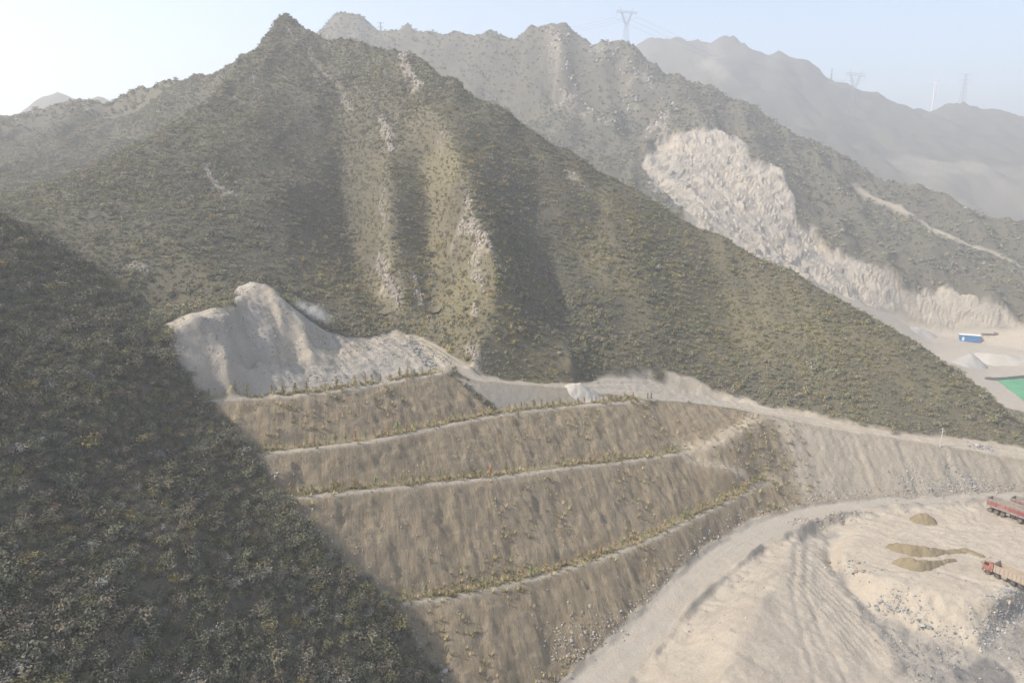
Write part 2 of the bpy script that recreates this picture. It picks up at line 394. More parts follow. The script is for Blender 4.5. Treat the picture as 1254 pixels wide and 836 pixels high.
AREAS['white_pad'] = plan([(640, 470), (700, 474), (735, 463), (775, 460), (805, 468), (850, 482), (900, 492), (940, 502), (870, 496), (808, 490), (760, 483), (700, 477)])
AREAS['road_cut'] = plan([(768, 457), (786, 451), (806, 451), (850, 466), (890, 482), (945, 494), (1000, 506), (1040, 515), (1090, 526), (1040, 519), (1000, 512), (940, 500), (880, 490), (840, 481), (800, 468), (772, 460)])
AREAS['lower_road'] = np.vstack([thin(low_left, 30)[:, :2], thin(low_right, 30)[::-1, :2]])
AREAS['sand'] = np.vstack([thin(low_right, 30)[:, :2], [(20, 20), (260, 20), (260, 130)]])
AREAS['gully_floor'] = plan([(975, 652), (1000, 645), (1035, 650), (1017, 668), (1016, 690), (1062, 746), (1100, 764), (1150, 786), (1200, 796), (1252, 756), (1330, 740), (1330, 880), (1100, 880), (1098, 836), (1096, 806), (1070, 770), (1035, 725), (1013, 695), (1003, 668), (985, 664)])
AREAS['ore'] = plan([(1198, 790), (1212, 764), (1232, 742), (1252, 724), (1330, 712), (1330, 742), (1252, 756), (1225, 775), (1204, 797)])
AREAS['wet'] = plan([(1160, 812), (1176, 819), (1204, 801), (1236, 820), (1245, 832), (1240, 850), (1190, 850)])
AREAS['ramp'] = plan([(976, 655), (1002, 668), (1012, 695), (1034, 725), (1069, 770), (1092, 805), (1000, 800), (985, 760), (960, 705), (966, 680)])
AREAS['corner'] = plan([(1190, 800), (1225, 775), (1253, 752), (1330, 735), (1330, 880), (1150, 880), (1170, 825)])
AREAS['brown_hollow'] = plan([(905, 535), (935, 528), (962, 560), (966, 598), (945, 585), (915, 575), (905, 555)])
AREAS['bank'] = plan([(960, 690), (955, 705), (930, 742), (901, 788), (889, 836), (884, 870), (760, 870), (785, 836), (825, 792), (870, 745), (912, 702)])
AREAS['pad_front'] = plan([(1030, 684), (1045, 701), (1085, 711), (1120, 720), (1150, 728), (1185, 734), (1222, 736), (1200, 792), (1165, 784), (1130, 776), (1100, 762), (1062, 748), (1020, 695)])
AREAS['quarry'] = np.vstack([thin(quarry_top, 60)[:, :2], [P(815, 150, f=490)[:2], P(795, 188, f=470)[:2], P(786, 210, f=440)[:2], P(805, 235, f=410)[:2]], [(100, 330), (150, 318), (345, 300), (345, 335)]])
AREAS['valley_floor'] = np.array([P(1100, 400, f=356)[:2], P(1190, 419, f=342)[:2], P(1253, 430, f=332)[:2], (330, 330), (330, 220), (210, 225), (150, 262), (110, 290), (96, 330)])
AREAS['net'] = np.array([P(1222, 466, z=-23)[:2], P(1300, 464, z=-23)[:2], P(1340, 520, z=-23)[:2], P(1262, 497, z=-23)[:2]])
AREAS['dry'] = plan([(470, 180), (520, 150), (560, 190), (600, 265), (612, 340), (612, 460), (560, 440), (520, 405), (480, 390), (440, 300), (450, 230)])
AREAS['green'] = plan([(720, 215), (900, 310), (1100, 412), (1200, 480), (1230, 530), (1000, 490), (850, 440), (740, 360), (700, 280)])
AREAS['left'] = np.vstack([thin(contact, 20)[:, :2], [(0, 20), (-140, 20), (-140, 90)], thin(left_crest, 20)[:, :2]])
back_road = [P(1275, 340, f=374), P(1254, 330, f=380), P(1205, 306, f=400), P(1160, 286, f=420), P(1100, 255, f=455), P(1050, 230, f=480)]
STREAKS = [([(352, 40), (372, 70), (400, 105), (432, 140)], 1.0), ([(468, 138), (475, 160), (479, 182)], 1.6), ([(492, 74), (505, 92), (515, 104)], 2.2), ([(464, 318), (474, 345), (492, 368)], 1.7), ([(506, 335), (513, 360), (516, 375)], 1.1),
           ([(562, 282), (580, 288), (600, 300)], 1.6), ([(572, 240), (578, 270), (584, 300), (580, 330), (592, 350)], 1.0), ([(694, 210), (702, 222), (716, 236)], 0.9), ([(630, 140), (645, 156)], 1.3), ([(252, 207), (262, 225), (285, 240)], 1.1),
           ([(2, 272), (30, 283), (55, 297), (76, 310)], 1.0), ([(164, 327), (180, 336)], 1.0), ([(466, 250), (472, 275)], 1.0), ([(540, 165), (542, 178)], 0.8), ([(580, 370), (582, 385)], 0.8), ([(576, 425), (584, 450)], 0.9), ([(385, 110), (395, 128)], 0.6), ([(310, 95), (312, 105)], 0.8)]
STREAKS = [([hit(u, v) for u, v in s], w) for s, w in STREAKS]
BACK_STREAKS = [([(676, 30, 595), (700, 70, 565), (715, 105, 540)], 5), ([(750, 55, 575), (775, 85, 555), (798, 105, 540)], 5), ([(690, 150, 548), (705, 165, 535), (722, 178, 525)], 5), ([(740, 150, 515), (752, 165, 505)], 4), ([(800, 130, 520), (812, 150, 500), (808, 170, 485)], 6), ([(684, 85, 565), (680, 110, 560)], 4), ([(720, 60, 580), (735, 80, 570)], 3), ([(765, 120, 545), (780, 130, 530)], 3)]
BACK_STREAKS = [([P(u, v, f=f) for u, v, f in s], w) for s, w in BACK_STREAKS]

CH = ['earth', 'sand', 'gravel', 'rock', 'dry', 'dark']
def channels(X, Y):
    """how much of each ground there is at plan points, 0..1"""
    wob = 0.9
    Xw = X + wob * fbm(X, Y, 5.0, 3, 11); Yw = Y + wob * fbm(X, Y, 5.0, 3, 23)
    C = {k: np.zeros(X.shape) for k in CH}
    def put(ch, m, keep=()):
        for k in CH:
            if k == ch:
                C[k] = np.maximum(C[k] * (1 - m), 0) + m
            elif k not in keep:
                C[k] = C[k] * (1 - m)
    S = lambda a, w=0.8, warp=True: sstep(sdist(AREAS[a], Xw if warp else X, Yw if warp else Y), w)
    put('earth', S('embankment', 0.45))
    fl = S('flank', 2.5)
    put('gravel', 0.38 * fl, ('earth', 'sand')); put('sand', 0.42 * fl, ('gravel',))
    gs = S('grey_slope', 0.7)
    put('gravel', gs); put('sand', .5 * gs)
    put('gravel', S('heap', 0.8))
    put('sand', 0.9 * S('heap_track', .9)); put('dark', .30 * S('heap', 2) * (1 - S('heap_track', .9)) * np.clip(.1 + 2.4 * fbm((X * .85 + Y * .52) * 2.2, (Y * .85 - X * .52) * .35, 4, 4, 68), 0, 1), ('gravel', 'sand'))
    put('earth', 0.5 * S('heap_dark', 1.5), ('gravel', 'sand'))
    put('sand', S('road_cut', .9) * np.clip(0.8 + 1.6 * fbm(X, Y, 4, 3, 61), 0, 1))
    put('sand', S('upper_road', 0.7))
    wp = S('white_pad', 1.5)
    put('gravel', 0.55 * wp, ('sand',))
    lr = S('lower_road', 0.7)
    put('sand', lr); put('sand', S('sand', 0.8)); put('gravel', .55 * lr, ('sand',)); put('earth', .16 * lr, ('sand', 'gravel'))
    fr = np.clip((ldist(thin(low_right, 24), X, Y)), 0, 9)
    verge = np.exp(-((fr - 1.6) / 1.3) ** 2) * S('sand', 0.5)
    put('gravel', 0.55 * verge * np.clip(0.7 + 2 * fbm(X, Y, 4, 3, 77), 0, 1), ('sand',))
    gf = S('gully_floor', 1.6)
    put('gravel', gf * np.clip(0.75 + 1.3 * fbm(X, Y, 6, 3, 31), 0, 1), ('sand',)); put('dark', .5 * gf * np.clip(0.4 + 2.2 * fbm(X, Y, 3.5, 4, 32), 0, 1), ('gravel', 'sand'))
    put('gravel', S('ore', 1.2)); put('dark', 0.7 * S('ore', 1.5) * np.clip(0.6 + 1.5 * fbm(X, Y, 2, 3, 7), 0, 1), ('gravel',))
    put('dark', 0.4 * S('corner', 2.5) * np.clip(.75 + 1.5 * fbm(X, Y, 4, 3, 37), 0, 1), ('gravel', 'sand')); put('dark', 0.7 * S('wet', 0.7), ('gravel',))
    put('dark', .45 * S('brown_hollow', 2.0) * np.clip(.6 + 2 * fbm(X, Y, 3, 3, 38), 0, 1), ('earth', 'sand'))
    for b, w in zip(BENCHES, BENCH_W):
        sdv = ldist(thin(offset_line(b, 0.45), 24), X, Y)
        put('sand', 0.9 * np.clip(1.5 - sdv / 0.5, 0, 1))
        sdv = ldist(thin(offset_line(b, w * 0.68), 24), X, Y)
        put('dry', 0.7 * np.clip(1.4 - sdv / 0.8, 0, 1), ('sand', 'earth', 'gravel'))
    for r_, w in ((ramp_a, 1.5), (ramp_b, 1.1)):
        put('sand', 0.6 * np.clip(1.6 - ldist(thin(offset_line(r_, 1.0), 10), X, Y) / w, 0, 1), ('earth',))
    q = sstep(sdist(AREAS['quarry'], X + 12 * fbm(X, Y, 26, 4, 5, .65), Y + 12 * fbm(X, Y, 26, 4, 6, .65)), 2.5)
    put('rock', q); put('gravel', 0.45 * q * np.clip(0.3 + 2.5 * fbm(X * 1.6, Y * .6, 20, 3, 91), 0, 1), ('rock',)); 
    put('dark', 0.35 * q * np.clip(-0.25 + 3 * fbm(X * 2.2, Y * .7, 16, 3, 94), 0, 1), ('rock', 'gravel'))
    vf = sstep(sdist(AREAS['valley_floor'], X, Y), 4)
    put('sand', vf); put('gravel', 0.5 * vf, ('sand',))
    put('sand', 0.7 * np.clip(1.5 - ldist(back_road, X + 3 * fbm(X, Y, 14, 2, 4), Y) / 2.6, 0, 1))
    put('dry', .42 * sstep(sdist(AREAS['dry'], X + 26 * fbm(X, Y, 25, 3, 3), Y), 26) * np.clip(.8 + 1.5 * fbm(X, Y, 10, 3, 35), 0, 1), ('earth', 'sand', 'gravel', 'rock'))
    put('dry', .34 * sstep(sdist(AREAS['green'], X + 12 * fbm(X, Y, 25, 2, 5), Y), 20) * np.clip(.8 + 2.2 * fbm(X, Y, 14, 3, 36), 0, 1), ('earth', 'sand', 'gravel', 'rock'))
    for s, w in STREAKS:
        put('rock', 0.64 * np.clip(1.4 - ldist(s, X + 1.6 * fbm(X, Y, 3, 3, 8), Y + 1.6 * fbm(X, Y, 3, 3, 9)) / w, 0, 1) * np.clip(0.8 + 2 * fbm(X, Y, 2.5, 2, 19), 0, 1))
    for s, w in BACK_STREAKS:
        put('rock', 0.5 * np.clip(1.4 - ldist(s, X + 12 * fbm(X, Y, 18, 3, 8), Y + 12 * fbm(X, Y, 18, 3, 9)) / w, 0, 1) * np.clip(0.6 + 2.2 * fbm(X, Y, 12, 3, 19), 0, 1))
    return C

# ------------------------------------------------------------------ relief
def terrace(X, Y):
    # blocky steps in the quarried rock
    a = 3.0 * fbm(X, Y, 24, 3, 56) + (X * .4 + Y * .6) / 9.0
    return 2.6 * (np.floor(a) - a + 0.5 * fbm(X, Y, 4, 2, 57))
def relief(X, Y, C, h):
    bare = np.clip(C['earth'] + C['sand'] + C['gravel'] + C['rock'] + C['dark'], 0, 1)
    far = np.clip((Y - 250) / 200, 0, 1)
    scrub = 1 - bare
    amp = np.clip((Y - 130) / 150, 0, 1)
    wx = X + 9 * fbm(X, Y, 40, 2, 3) + 0.25 * Y * np.clip((X + 150) / -60, -1, 1) * 0
    dz = scrub * (0.55 * fbm(X, Y, 9, 4, 1) + (0.6 + 12.0 * amp) * (ridged(wx, Y * 0.33, 38, 4, 2) - .1) + amp * 8.0 * (ridged(wx + 5 * fbm(X, Y, 14, 2, 16), Y * .55, 17, 4, 17) - .1) + amp * 3.5 * fbm(X, Y, 22, 4, 18) + far * 8 * (ridged(X, Y * .8, 30, 3, 14) - .1) + far * 10 * (ridged(X + 20 * fbm(X, Y, 90, 2, 3), Y * 0.5, 70, 4, 12)))
    # rills running down the cut slopes
    s = X * 0.97 + Y * 0.24; t = -X * 0.24 + Y * 0.97
    s = s + 0.5 * fbm(X, Y, 3, 2, 40)
    ero = 0.55 * ridged(s, t * 0.16, 2.4, 4, 41) + 0.6 * fbm(X, Y, 7, 3, 42) + 0.42 * fbm(X, Y, 1.4, 3, 43, .65)
    on_slope = sstep(sdist(AREAS['embankment'], X, Y) - 0.3, 1.5) * C['earth']
    edge = np.full(X.shape, 99.0)
    for b, w in zip(BENCHES, BENCH_W):
        edge = np.minimum(edge, ldist(thin(offset_line(b, w * .5), 24), X, Y) - w * 0.5)
    keep = np.clip(edge / 1.2, 0, 1)
    dz = dz + on_slope * ero * keep * 1.1
    fl = sstep(sdist(AREAS['flank'], X, Y) - 0.4, 1.6)
    dz = dz * (1 - fl) + fl * (0.75 * ridged(X + 0.8 * fbm(X, Y, 3, 2, 44), Y * 0.12, 2.6, 4, 45) + 0.3 * fbm(X, Y, 2, 3, 46))
    heap = sstep(sdist(AREAS['heap'], X, Y) - 0.6, 3)
    dz = dz + heap * (0.8 * (ridged(s * .9 + t * .2 + .8 * fbm(X, Y, 5, 2, 49), t * 0.16, 3.2, 4, 47) - .1) + 0.5 * fbm(X, Y, 3, 4, 48, .65) + .55 * (ridged(s + .3 * t, t * .3, 1.2, 2, 69) - .1))
    sand = sstep(sdist(AREAS['sand'], X, Y) - 0.5, 3)
    dz = dz + sand * (0.30 * fbm(X, Y, 3.5, 4, 49, .6) + 0.14 * fbm(X * 0.35 + Y * .5, Y, 0.9, 2, 50))
    bank = sstep(sdist(AREAS['bank'], X, Y) - .2, 2.0)
    sp, tp = -0.6 * X + 0.8 * Y + .5 * fbm(X, Y, 4, 2, 58), 0.8 * X + 0.6 * Y
    dz = dz + bank * (0.95 * ridged(sp, tp * .13, 2.2, 4, 59) + .15 * fbm(sp, tp * .2, .9, 2, 60))
    pf = sstep(sdist(AREAS['pad_front'], X, Y), 1.6)
    dz = dz + pf * (0.6 * ridged(X + .4 * Y, Y * .3, 1.9, 3, 62) + .55 * fbm(X, Y, 1.6, 3, 63, .6))
    rc = sstep(sdist(AREAS['road_cut'], X, Y), 1.5)
    dz = dz + rc * (.4 * ridged(X, Y * .4, 2.4, 3, 66) + .3 * fbm(X, Y, 1.8, 3, 67, .6))
    gfl = sstep(sdist(AREAS['gully_floor'], X, Y), 2)
    dz = dz + gfl * (.45 * fbm(X, Y, 2.6, 4, 64, .6))
    vg = np.exp(-((ldist(thin(low_right, 24), X, Y) - 1.6) / 1.2) ** 2) * sstep(sdist(AREAS['sand'], X, Y), .5)
    dz = dz + vg * .5 * fbm(X, Y, 1.7, 3, 65, .65)
    q = C['rock'] * np.clip((Y - 250) / 40, 0, 1)
    dz = dz + q * (7.0 * (ridged(X + .35 * Y + 12 * fbm(X, Y, 30, 2, 51), Y * 0.22, 24, 4, 52) - .1) + 1.8 * ridged(X + .35 * Y, Y * .2, 8, 3, 55) + 1.0 * fbm(X, Y, 5, 3, 53, .65) + .55 * terrace(X, Y))
    near_rock = C['rock'] * (1 - np.clip((Y - 250) / 40, 0, 1))
    dz = dz + near_rock * (0.1 + 1.0 * np.abs(fbm(X, Y, 2.2, 2, 54)))
    if h < .5:
        # clods and loose stone at the scale of a fist to a bucket
        g_ = rng.normal(0, 1, X.shape)
        g_ = .6 * g_ + .4 * np.roll(g_, 1, 0)
        dz = dz + g_ * (.045 * C['sand'] + .075 * C['gravel'] + .06 * C['earth'] + .08 * C['dark']) * (1 - .6 * sstep(sdist(AREAS['lower_road'], X, Y), 1))
    return dz

GRIDS = {}
def cliffs(X, Y, Z, C):
    # quarried rock breaks into ledges: steep risers and narrow treads
    q = C['rock'] * np.clip((Y - 250) / 40, 0, 1)
    w = Z + 16 * fbm(X, Y, 60, 3, 95) + 3.5 * fbm(X, Y, 6, 2, 96)
    st = 8.5
    k = np.floor(w / st); f = w / st - k
    g = np.where(f < .62, f * .25, .155 + (f - .62) * 2.22)
    return Z + .4 * q * ((k + g) * st - w)
def finish(name, G):
    x0, y0, h, Z = G
    ny, nx = Z.shape
    X, Y = np.meshgrid(x0 + np.arange(nx) * h, y0 + np.arange(ny) * h)
    C = channels(X, Y)
    Z2 = Z + relief(X, Y, C, h)
    if name == 'gq':
        Z2 = cliffs(X, Y, Z2, C)
    GRIDS[name] = (X, Y, C)
    return (x0, y0, h, Z2)
G0 = finish('g0', G0); G1 = finish('g1', G1); GQ = finish('gq', GQ); G2 = finish('g2', G2)
# tyre ruts on the two haul roads and the ramp, wheel-wide grooves a few centimetres deep
def ruts():
    x0, y0, h, Z = G2
    X, Y, C = GRIDS['g2']
    for a, b, fr in ((low_left, low_right, (.2, .36, .55, .72, .9)), (upper_out, upper_in, (.35, .7))):
        a_, b_ = thin(a, 60), thin(b, 60)
        n = min(len(a_), len(b_))
        ia = np.linspace(0, len(a_) - 1, 60).astype(int); ib = np.linspace(0, len(b_) - 1, 60).astype(int)
        for k in fr:
            L = a_[ia] * (1 - k) + b_[ib] * k
            d = ldist(L, X + .6 * fbm(X, Y, 12, 2, 70), Y)
            C['gravel'] += .35 * np.exp(-(d / 0.5) ** 2) * np.clip(.6 + 1.6 * fbm(X, Y, 5, 2, 79), 0, 1)
            Z -= 0.13 * np.exp(-(d / 0.42) ** 2) - 0.08 * np.exp(-((d - 0.85) / 0.3) ** 2)
    d = ldist(thin(low_right, 60), X + 1.2 * fbm(X, Y, 5, 2, 71), Y)
    C['dark'] += .30 * np.exp(-(d / 0.6) ** 2) * np.clip(.6 + 2 * fbm(X, Y, 3, 2, 80), 0, 1) * (X > 0)
    Z += 0.6 * np.exp(-((d - 0.1) / 0.42) ** 2) * np.clip(.6 + 2 * fbm(X, Y, 4, 2, 72), 0, 1.3) * (C['sand'] + C['gravel'])
    d = ldist(thin(low_left, 60), X, Y)
    C['dark'] += .22 * np.exp(-(d / 0.5) ** 2) * np.clip(.6 + 2 * fbm(X, Y, 3, 2, 82), 0, 1)
    d = ldist(thin(low_left, 60), X + 1.0 * fbm(X, Y, 4, 2, 73), Y)
    Z += 0.45 * np.exp(-(d / 0.35) ** 2) * np.clip(.6 + 2 * fbm(X, Y, 3, 2, 74), 0, 1.3)
    for tr in ([(1160, 612), (1175, 615), (1190, 626), (1196, 638)], [(1150, 616), (1168, 617), (1183, 628), (1189, 640)], [(1100, 655), (1112, 648), (1130, 646), (1150, 648)], [(1105, 662), (1115, 652), (1130, 650), (1150, 653)], [(1110, 664), (1120, 656), (1132, 654)], [(1160, 655), (1200, 650), (1254, 652)], [(1170, 662), (1205, 658), (1254, 662)], [(1060, 690), (1100, 700), (1150, 700), (1200, 715)], [(1180, 720), (1210, 716), (1240, 722)], [(990, 668), (985, 720), (1010, 780), (1040, 836)], [(978, 668), (970, 720), (985, 780), (1000, 836)]):
        d = ldist([hit(u, v) for u, v in tr], X + .5 * fbm(X, Y, 6, 2, 78), Y)
        C['gravel'] += .25 * np.exp(-(d / 0.5) ** 2)
        Z -= 0.12 * np.exp(-(d / 0.35) ** 2) - 0.08 * np.exp(-((d - 0.75) / 0.3) ** 2)
    m = sstep(sdist(AREAS['ramp'], X, Y) - .3, 2)
    w = X * 0.96 + Y * 0.28 + 0.7 * fbm(X, Y, 14, 2, 75)
    Z += m * 0.10 * np.sin(w * 2 * math.pi / 1.15) * np.clip(.8 + 1.5 * fbm(X, Y, 6, 2, 76), 0, 1)
ruts()

# ------------------------------------------------------------------ materials
def new_mat(name):
    m = bpy.data.materials.new(name)
    m.use_nodes = True
    nt = m.node_tree
    b = nt.nodes['Principled BSDF']
    b.inputs['Roughness'].default_value = 0.95
    b.inputs['Specular IOR Level'].default_value = 0.15
    return m, nt, b
def N(nt, t, **k):
    n = nt.nodes.new(t)
    for a, v in k.items():
        setattr(n, a, v)
    return n
def noise(nt, vec, scale, detail=4, rough=0.6):
    n = N(nt, 'ShaderNodeTexNoise')
    n.inputs['Scale'].default_value = scale
    n.inputs['Detail'].default_value = detail
    n.inputs['Roughness'].default_value = rough
    nt.links.new(vec, n.inputs['Vector'])
    return n.outputs['Fac']
def ramp(nt, fac, stops):
    r = N(nt, 'ShaderNodeValToRGB')
    e = r.color_ramp.elements
    while len(e) < len(stops):
        e.new(0.5)
    for i, (p, c) in enumerate(stops):
        e[i].position = p
        e[i].color = (*c, 1)
    nt.links.new(fac, r.inputs['Fac'])
    return r.outputs['Color']
def mixc(nt, fac, a, b, mode='MIX'):
    m = N(nt, 'ShaderNodeMix', data_type='RGBA', blend_type=mode)
    for s, v in ((0, fac), (6, a), (7, b)):
        if hasattr(v, 'is_output'):
            nt.links.new(v, m.inputs[s])
        else:
            m.inputs[s].default_value = v if s == 0 else (*v, 1)
    return m.outputs[2]
def math_(nt, op, a, b=0.0):
    m = N(nt, 'ShaderNodeMath', operation=op)
    for i, v in enumerate((a, b)):
        if hasattr(v, 'is_output'):
            nt.links.new(v, m.inputs[i])
        else:
            m.inputs[i].default_value = v
    return m.outputs[0]

def ground_material():
    m, nt, b = new_mat('ground_surface')
    geo = N(nt, 'ShaderNodeNewGeometry')
    pos = geo.outputs['Position']
    A = {}
    for k in CH:
        a = N(nt, 'ShaderNodeAttribute', attribute_name=k)
        A[k] = a.outputs['Fac']
    # stretched coordinates so that wash marks run down the cut slopes
    mp = N(nt, 'ShaderNodeMapping', vector_type='TEXTURE')
    mp.inputs['Rotation'].default_value = (0, 0, R(14))
    mp.inputs['Scale'].default_value = (1, 6, 4)
    nt.links.new(pos, mp.inputs['Vector'])
    wash = ramp(nt, noise(nt, mp.outputs[0], 1.5, 7, 0.7), [(0.32, (0, 0, 0)), (0.68, (1, 1, 1))])
    n_big = noise(nt, pos, 0.05, 5, 0.6)
    n_mid = noise(nt, pos, 0.35, 5, 0.65)
    n_fine = noise(nt, pos, 3.0, 6, 0.7)
    n_grit = noise(nt, pos, 11.0, 3, 0.7)
    scrub = mixc(nt, n_mid, (0.075, 0.068, 0.052), (0.145, 0.128, 0.096))
    scrub = mixc(nt, ramp(nt, n_big, [(0.42, (0, 0, 0)), (0.62, (1, 1, 1))]), scrub, mixc(nt, n_fine, (0.09, 0.085, 0.056), (0.165, 0.147, 0.10)))
    earth = mixc(nt, wash, (0.170, 0.128, 0.080), (0.335, 0.270, 0.178))
    earth = mixc(nt, ramp(nt, n_mid, [(0.40, (0, 0, 0)), (0.62, (0.75, 0.75, 0.75))]), earth, mixc(nt, n_fine, (0.168, 0.132, 0.088), (0.325, 0.272, 0.192)))
    earth = mixc(nt, ramp(nt, n_big, [(0.45, (0, 0, 0)), (0.7, (0.5, 0.5, 0.5))]), earth, (0.23, 0.19, 0.14))
    earth = mixc(nt, ramp(nt, n_grit, [(0.60, (0, 0, 0)), (0.70, (0.7, 0.7, 0.7))]), earth, (0.46, 0.39, 0.31))
    sand = mixc(nt, n_mid, (0.395, 0.34, 0.265), (0.505, 0.44, 0.35))
    sand = mixc(nt, ramp(nt, n_fine, [(0.35, (0.6, 0.6, 0.6)), (0.5, (0, 0, 0))]), sand, (0.35, 0.29, 0.225))
    sand = mixc(nt, ramp(nt, noise(nt, pos, 0.17, 6, 0.7), [(0.48, (0, 0, 0)), (0.66, (0.7, 0.7, 0.7))]), sand, (0.36, 0.305, 0.24))
    sand = mixc(nt, ramp(nt, n_grit, [(0.60, (0, 0, 0)), (0.72, (0.5, 0.5, 0.5))]), sand, (0.30, 0.265, 0.22))
    gravel = mixc(nt, n_mid, (0.34, 0.302, 0.25), (0.48, 0.43, 0.36))
    gravel = mixc(nt, ramp(nt, n_grit, [(0.38, (0.7, 0.7, 0.7)), (0.52, (0, 0, 0))]), gravel, (0.25, 0.228, 0.195))
    rock = mixc(nt, noise(nt, pos, 0.16, 7, 0.7), (0.26, 0.228, 0.185), (0.52, 0.46, 0.375))
    rock = mixc(nt, ramp(nt, n_fine, [(0.30, (0.6, 0.6, 0.6)), (0.46, (0, 0, 0))]), rock, (0.22, 0.20, 0.18))
    rock = mixc(nt, ramp(nt, noise(nt, pos, 0.05, 4, .6), [(0.50, (0, 0, 0)), (0.66, (0.65, 0.65, 0.65))]), rock, (0.50, 0.42, 0.315))
    dry = mixc(nt, n_fine, (0.20, 0.165, 0.085), (0.36, 0.30, 0.17))
    dark = mixc(nt, n_mid, (0.10, 0.10, 0.10), (0.17, 0.165, 0.16))
    n_crag = noise(nt, pos, 0.45, 6, 0.7)
    c = scrub
    for k, cc in (('earth', earth), ('sand', sand), ('gravel', gravel), ('rock', rock), ('dry', dry), ('dark', dark)):
        # share of this ground over what has been laid so far, broken up by grain
        f = math_(nt, 'MULTIPLY', A[k], 1.0)
        g = math_(nt, 'ADD', f, math_(nt, 'MULTIPLY', math_(nt, 'SUBTRACT', n_fine, 0.5), math_(nt, 'MULTIPLY', math_(nt, 'MULTIPLY', f, math_(nt, 'SUBTRACT', 1.0, f)), 2.4)))
        if k == 'rock':
            inv_ = math_(nt, 'MULTIPLY', math_(nt, 'MULTIPLY', f, math_(nt, 'SUBTRACT', 1.0, f)), 9.0)
            g = math_(nt, 'ADD', g, math_(nt, 'MULTIPLY', math_(nt, 'SUBTRACT', n_crag, 0.54), inv_))
        g.node.use_clamp = True
        c = mixc(nt, g, c, cc)
    nt.links.new(c, b.inputs['Base Color'])
    bmp = N(nt, 'ShaderNodeBump')
    bmp.inputs['Strength'].default_value = 0.6
    bmp.inputs['Distance'].default_value = 0.25
    hsum = math_(nt, 'ADD', n_fine, math_(nt, 'MULTIPLY', n_grit, 0.5))
    hsum = math_(nt, 'ADD', hsum, math_(nt, 'MULTIPLY', wash, A['earth']))
    hsum = math_(nt, 'ADD', hsum, math_(nt, 'MULTIPLY', math_(nt, 'MULTIPLY', n_crag, A['rock']), 9.0))
    nt.links.new(hsum, bmp.inputs['Height'])
    nt.links.new(bmp.outputs[0], b.inputs['Normal'])
    return m
M_GROUND = ground_material()

# ------------------------------------------------------------------ terrain meshes, one per landform
def struct(o, label=None):
    o['kind'] = 'structure'
    if label:
        o['label'] = label
    return o
def terrain(G, key, parts, drop=None):
    """split one height grid into landform meshes; parts = [(name, mask or None)] taken in order, last = rest"""
    x0, y0, h, Z = G
    X, Y, C = GRIDS[key]
    ny, nx = Z.shape
    Z = Z.copy()
    xc, yc = 0.25 * (X[:-1, :-1] + X[1:, :-1] + X[:-1, 1:] + X[1:, 1:]), 0.25 * (Y[:-1, :-1] + Y[1:, :-1] + Y[:-1, 1:] + Y[1:, 1:])
    alive = np.ones(xc.shape, bool)
    for inner in (drop or []):
        alive &= ~inside(inner, xc, yc, 1.6 * h)
        under = inside(inner, X, Y, 0.0)
        Z[under] -= 0.12 * h
    gy, gx = np.gradient(G[3], h)
    nrm = np.stack([-gx, -gy, np.ones_like(gx)], -1)
    nrm /= np.linalg.norm(nrm, axis=-1, keepdims=True)
    co = np.stack([X, Y, Z], -1).reshape(-1, 3)
    nrm = nrm.reshape(-1, 3)
    idx = np.arange(nx * ny).reshape(ny, nx)
    quads = np.stack([idx[:-1, :-1], idx[:-1, 1:], idx[1:, 1:], idx[1:, :-1]], -1)
    out = []
    for name, mask in parts:
        sel = alive & (mask(xc, yc) if mask is not None else True)
        alive &= ~sel
        f = quads[sel]
        if not len(f):
            continue
        used, inv = np.unique(f, return_inverse=True)
        inv = inv.reshape(-1)
        me = bpy.data.meshes.new(name)
        me.vertices.add(len(used)); me.loops.add(len(inv)); me.polygons.add(len(f))
        me.vertices.foreach_set('co', co[used].astype(np.float32).ravel())
        me.loops.foreach_set('vertex_index', inv.astype(np.int32))
        me.polygons.foreach_set('loop_start', np.arange(0, len(inv), 4, dtype=np.int32))
        me.polygons.foreach_set('use_smooth', np.ones(len(f), bool))
        for k in CH:
            at = me.attributes.new(k, 'FLOAT', 'POINT')
            at.data.foreach_set('value', C[k].reshape(-1)[used].astype(np.float32))
        me.update(calc_edges=True)
        me.validate()
        if name == 'quarry_face':
            me.polygons.foreach_set('use_smooth', np.zeros(len(f), bool))
        else:
            me.normals_split_custom_set_from_vertices(nrm[used].tolist())
        me.materials.append(M_GROUND)
        o = bpy.data.objects.new(name, me)
        col.objects.link(o)
        out.append(o)
    return out
def area(a, m=0.0):
    return lambda x, y: sdist(AREAS[a], x, y) > m
for o in terrain(G2, 'g2', [('gravel_heap', area('heap')), ('upper_haul_road', area('upper_road')), ('lower_haul_road', area('lower_road')), ('terraced_embankment', area('embankment')), ('grey_gravel_slope', area('grey_slope', -1)), ('sand_yard', area('sand')), ('near_hillside', area('left', -1)), ('mountain_foot', None)]):
    struct(o)
    if o.name == 'gravel_heap':
        o['kind'] = 'thing'; o['label'] = 'big pale grey gravel heap with a bright flat track, above the planted benches'; o['category'] = 'gravel heap'
for o in terrain(G1, 'g1', [('main_mountain', None)], [G2]):
    struct(o)
for o in terrain(GQ, 'gq', [('quarry_face', area('quarry')), ('valley_floor', area('valley_floor')), ('quarry_hillside', None)]):
    struct(o)
for o in terrain(G0, 'g0', [('back_mountain', None)], [G1, GQ]):
    struct(o)

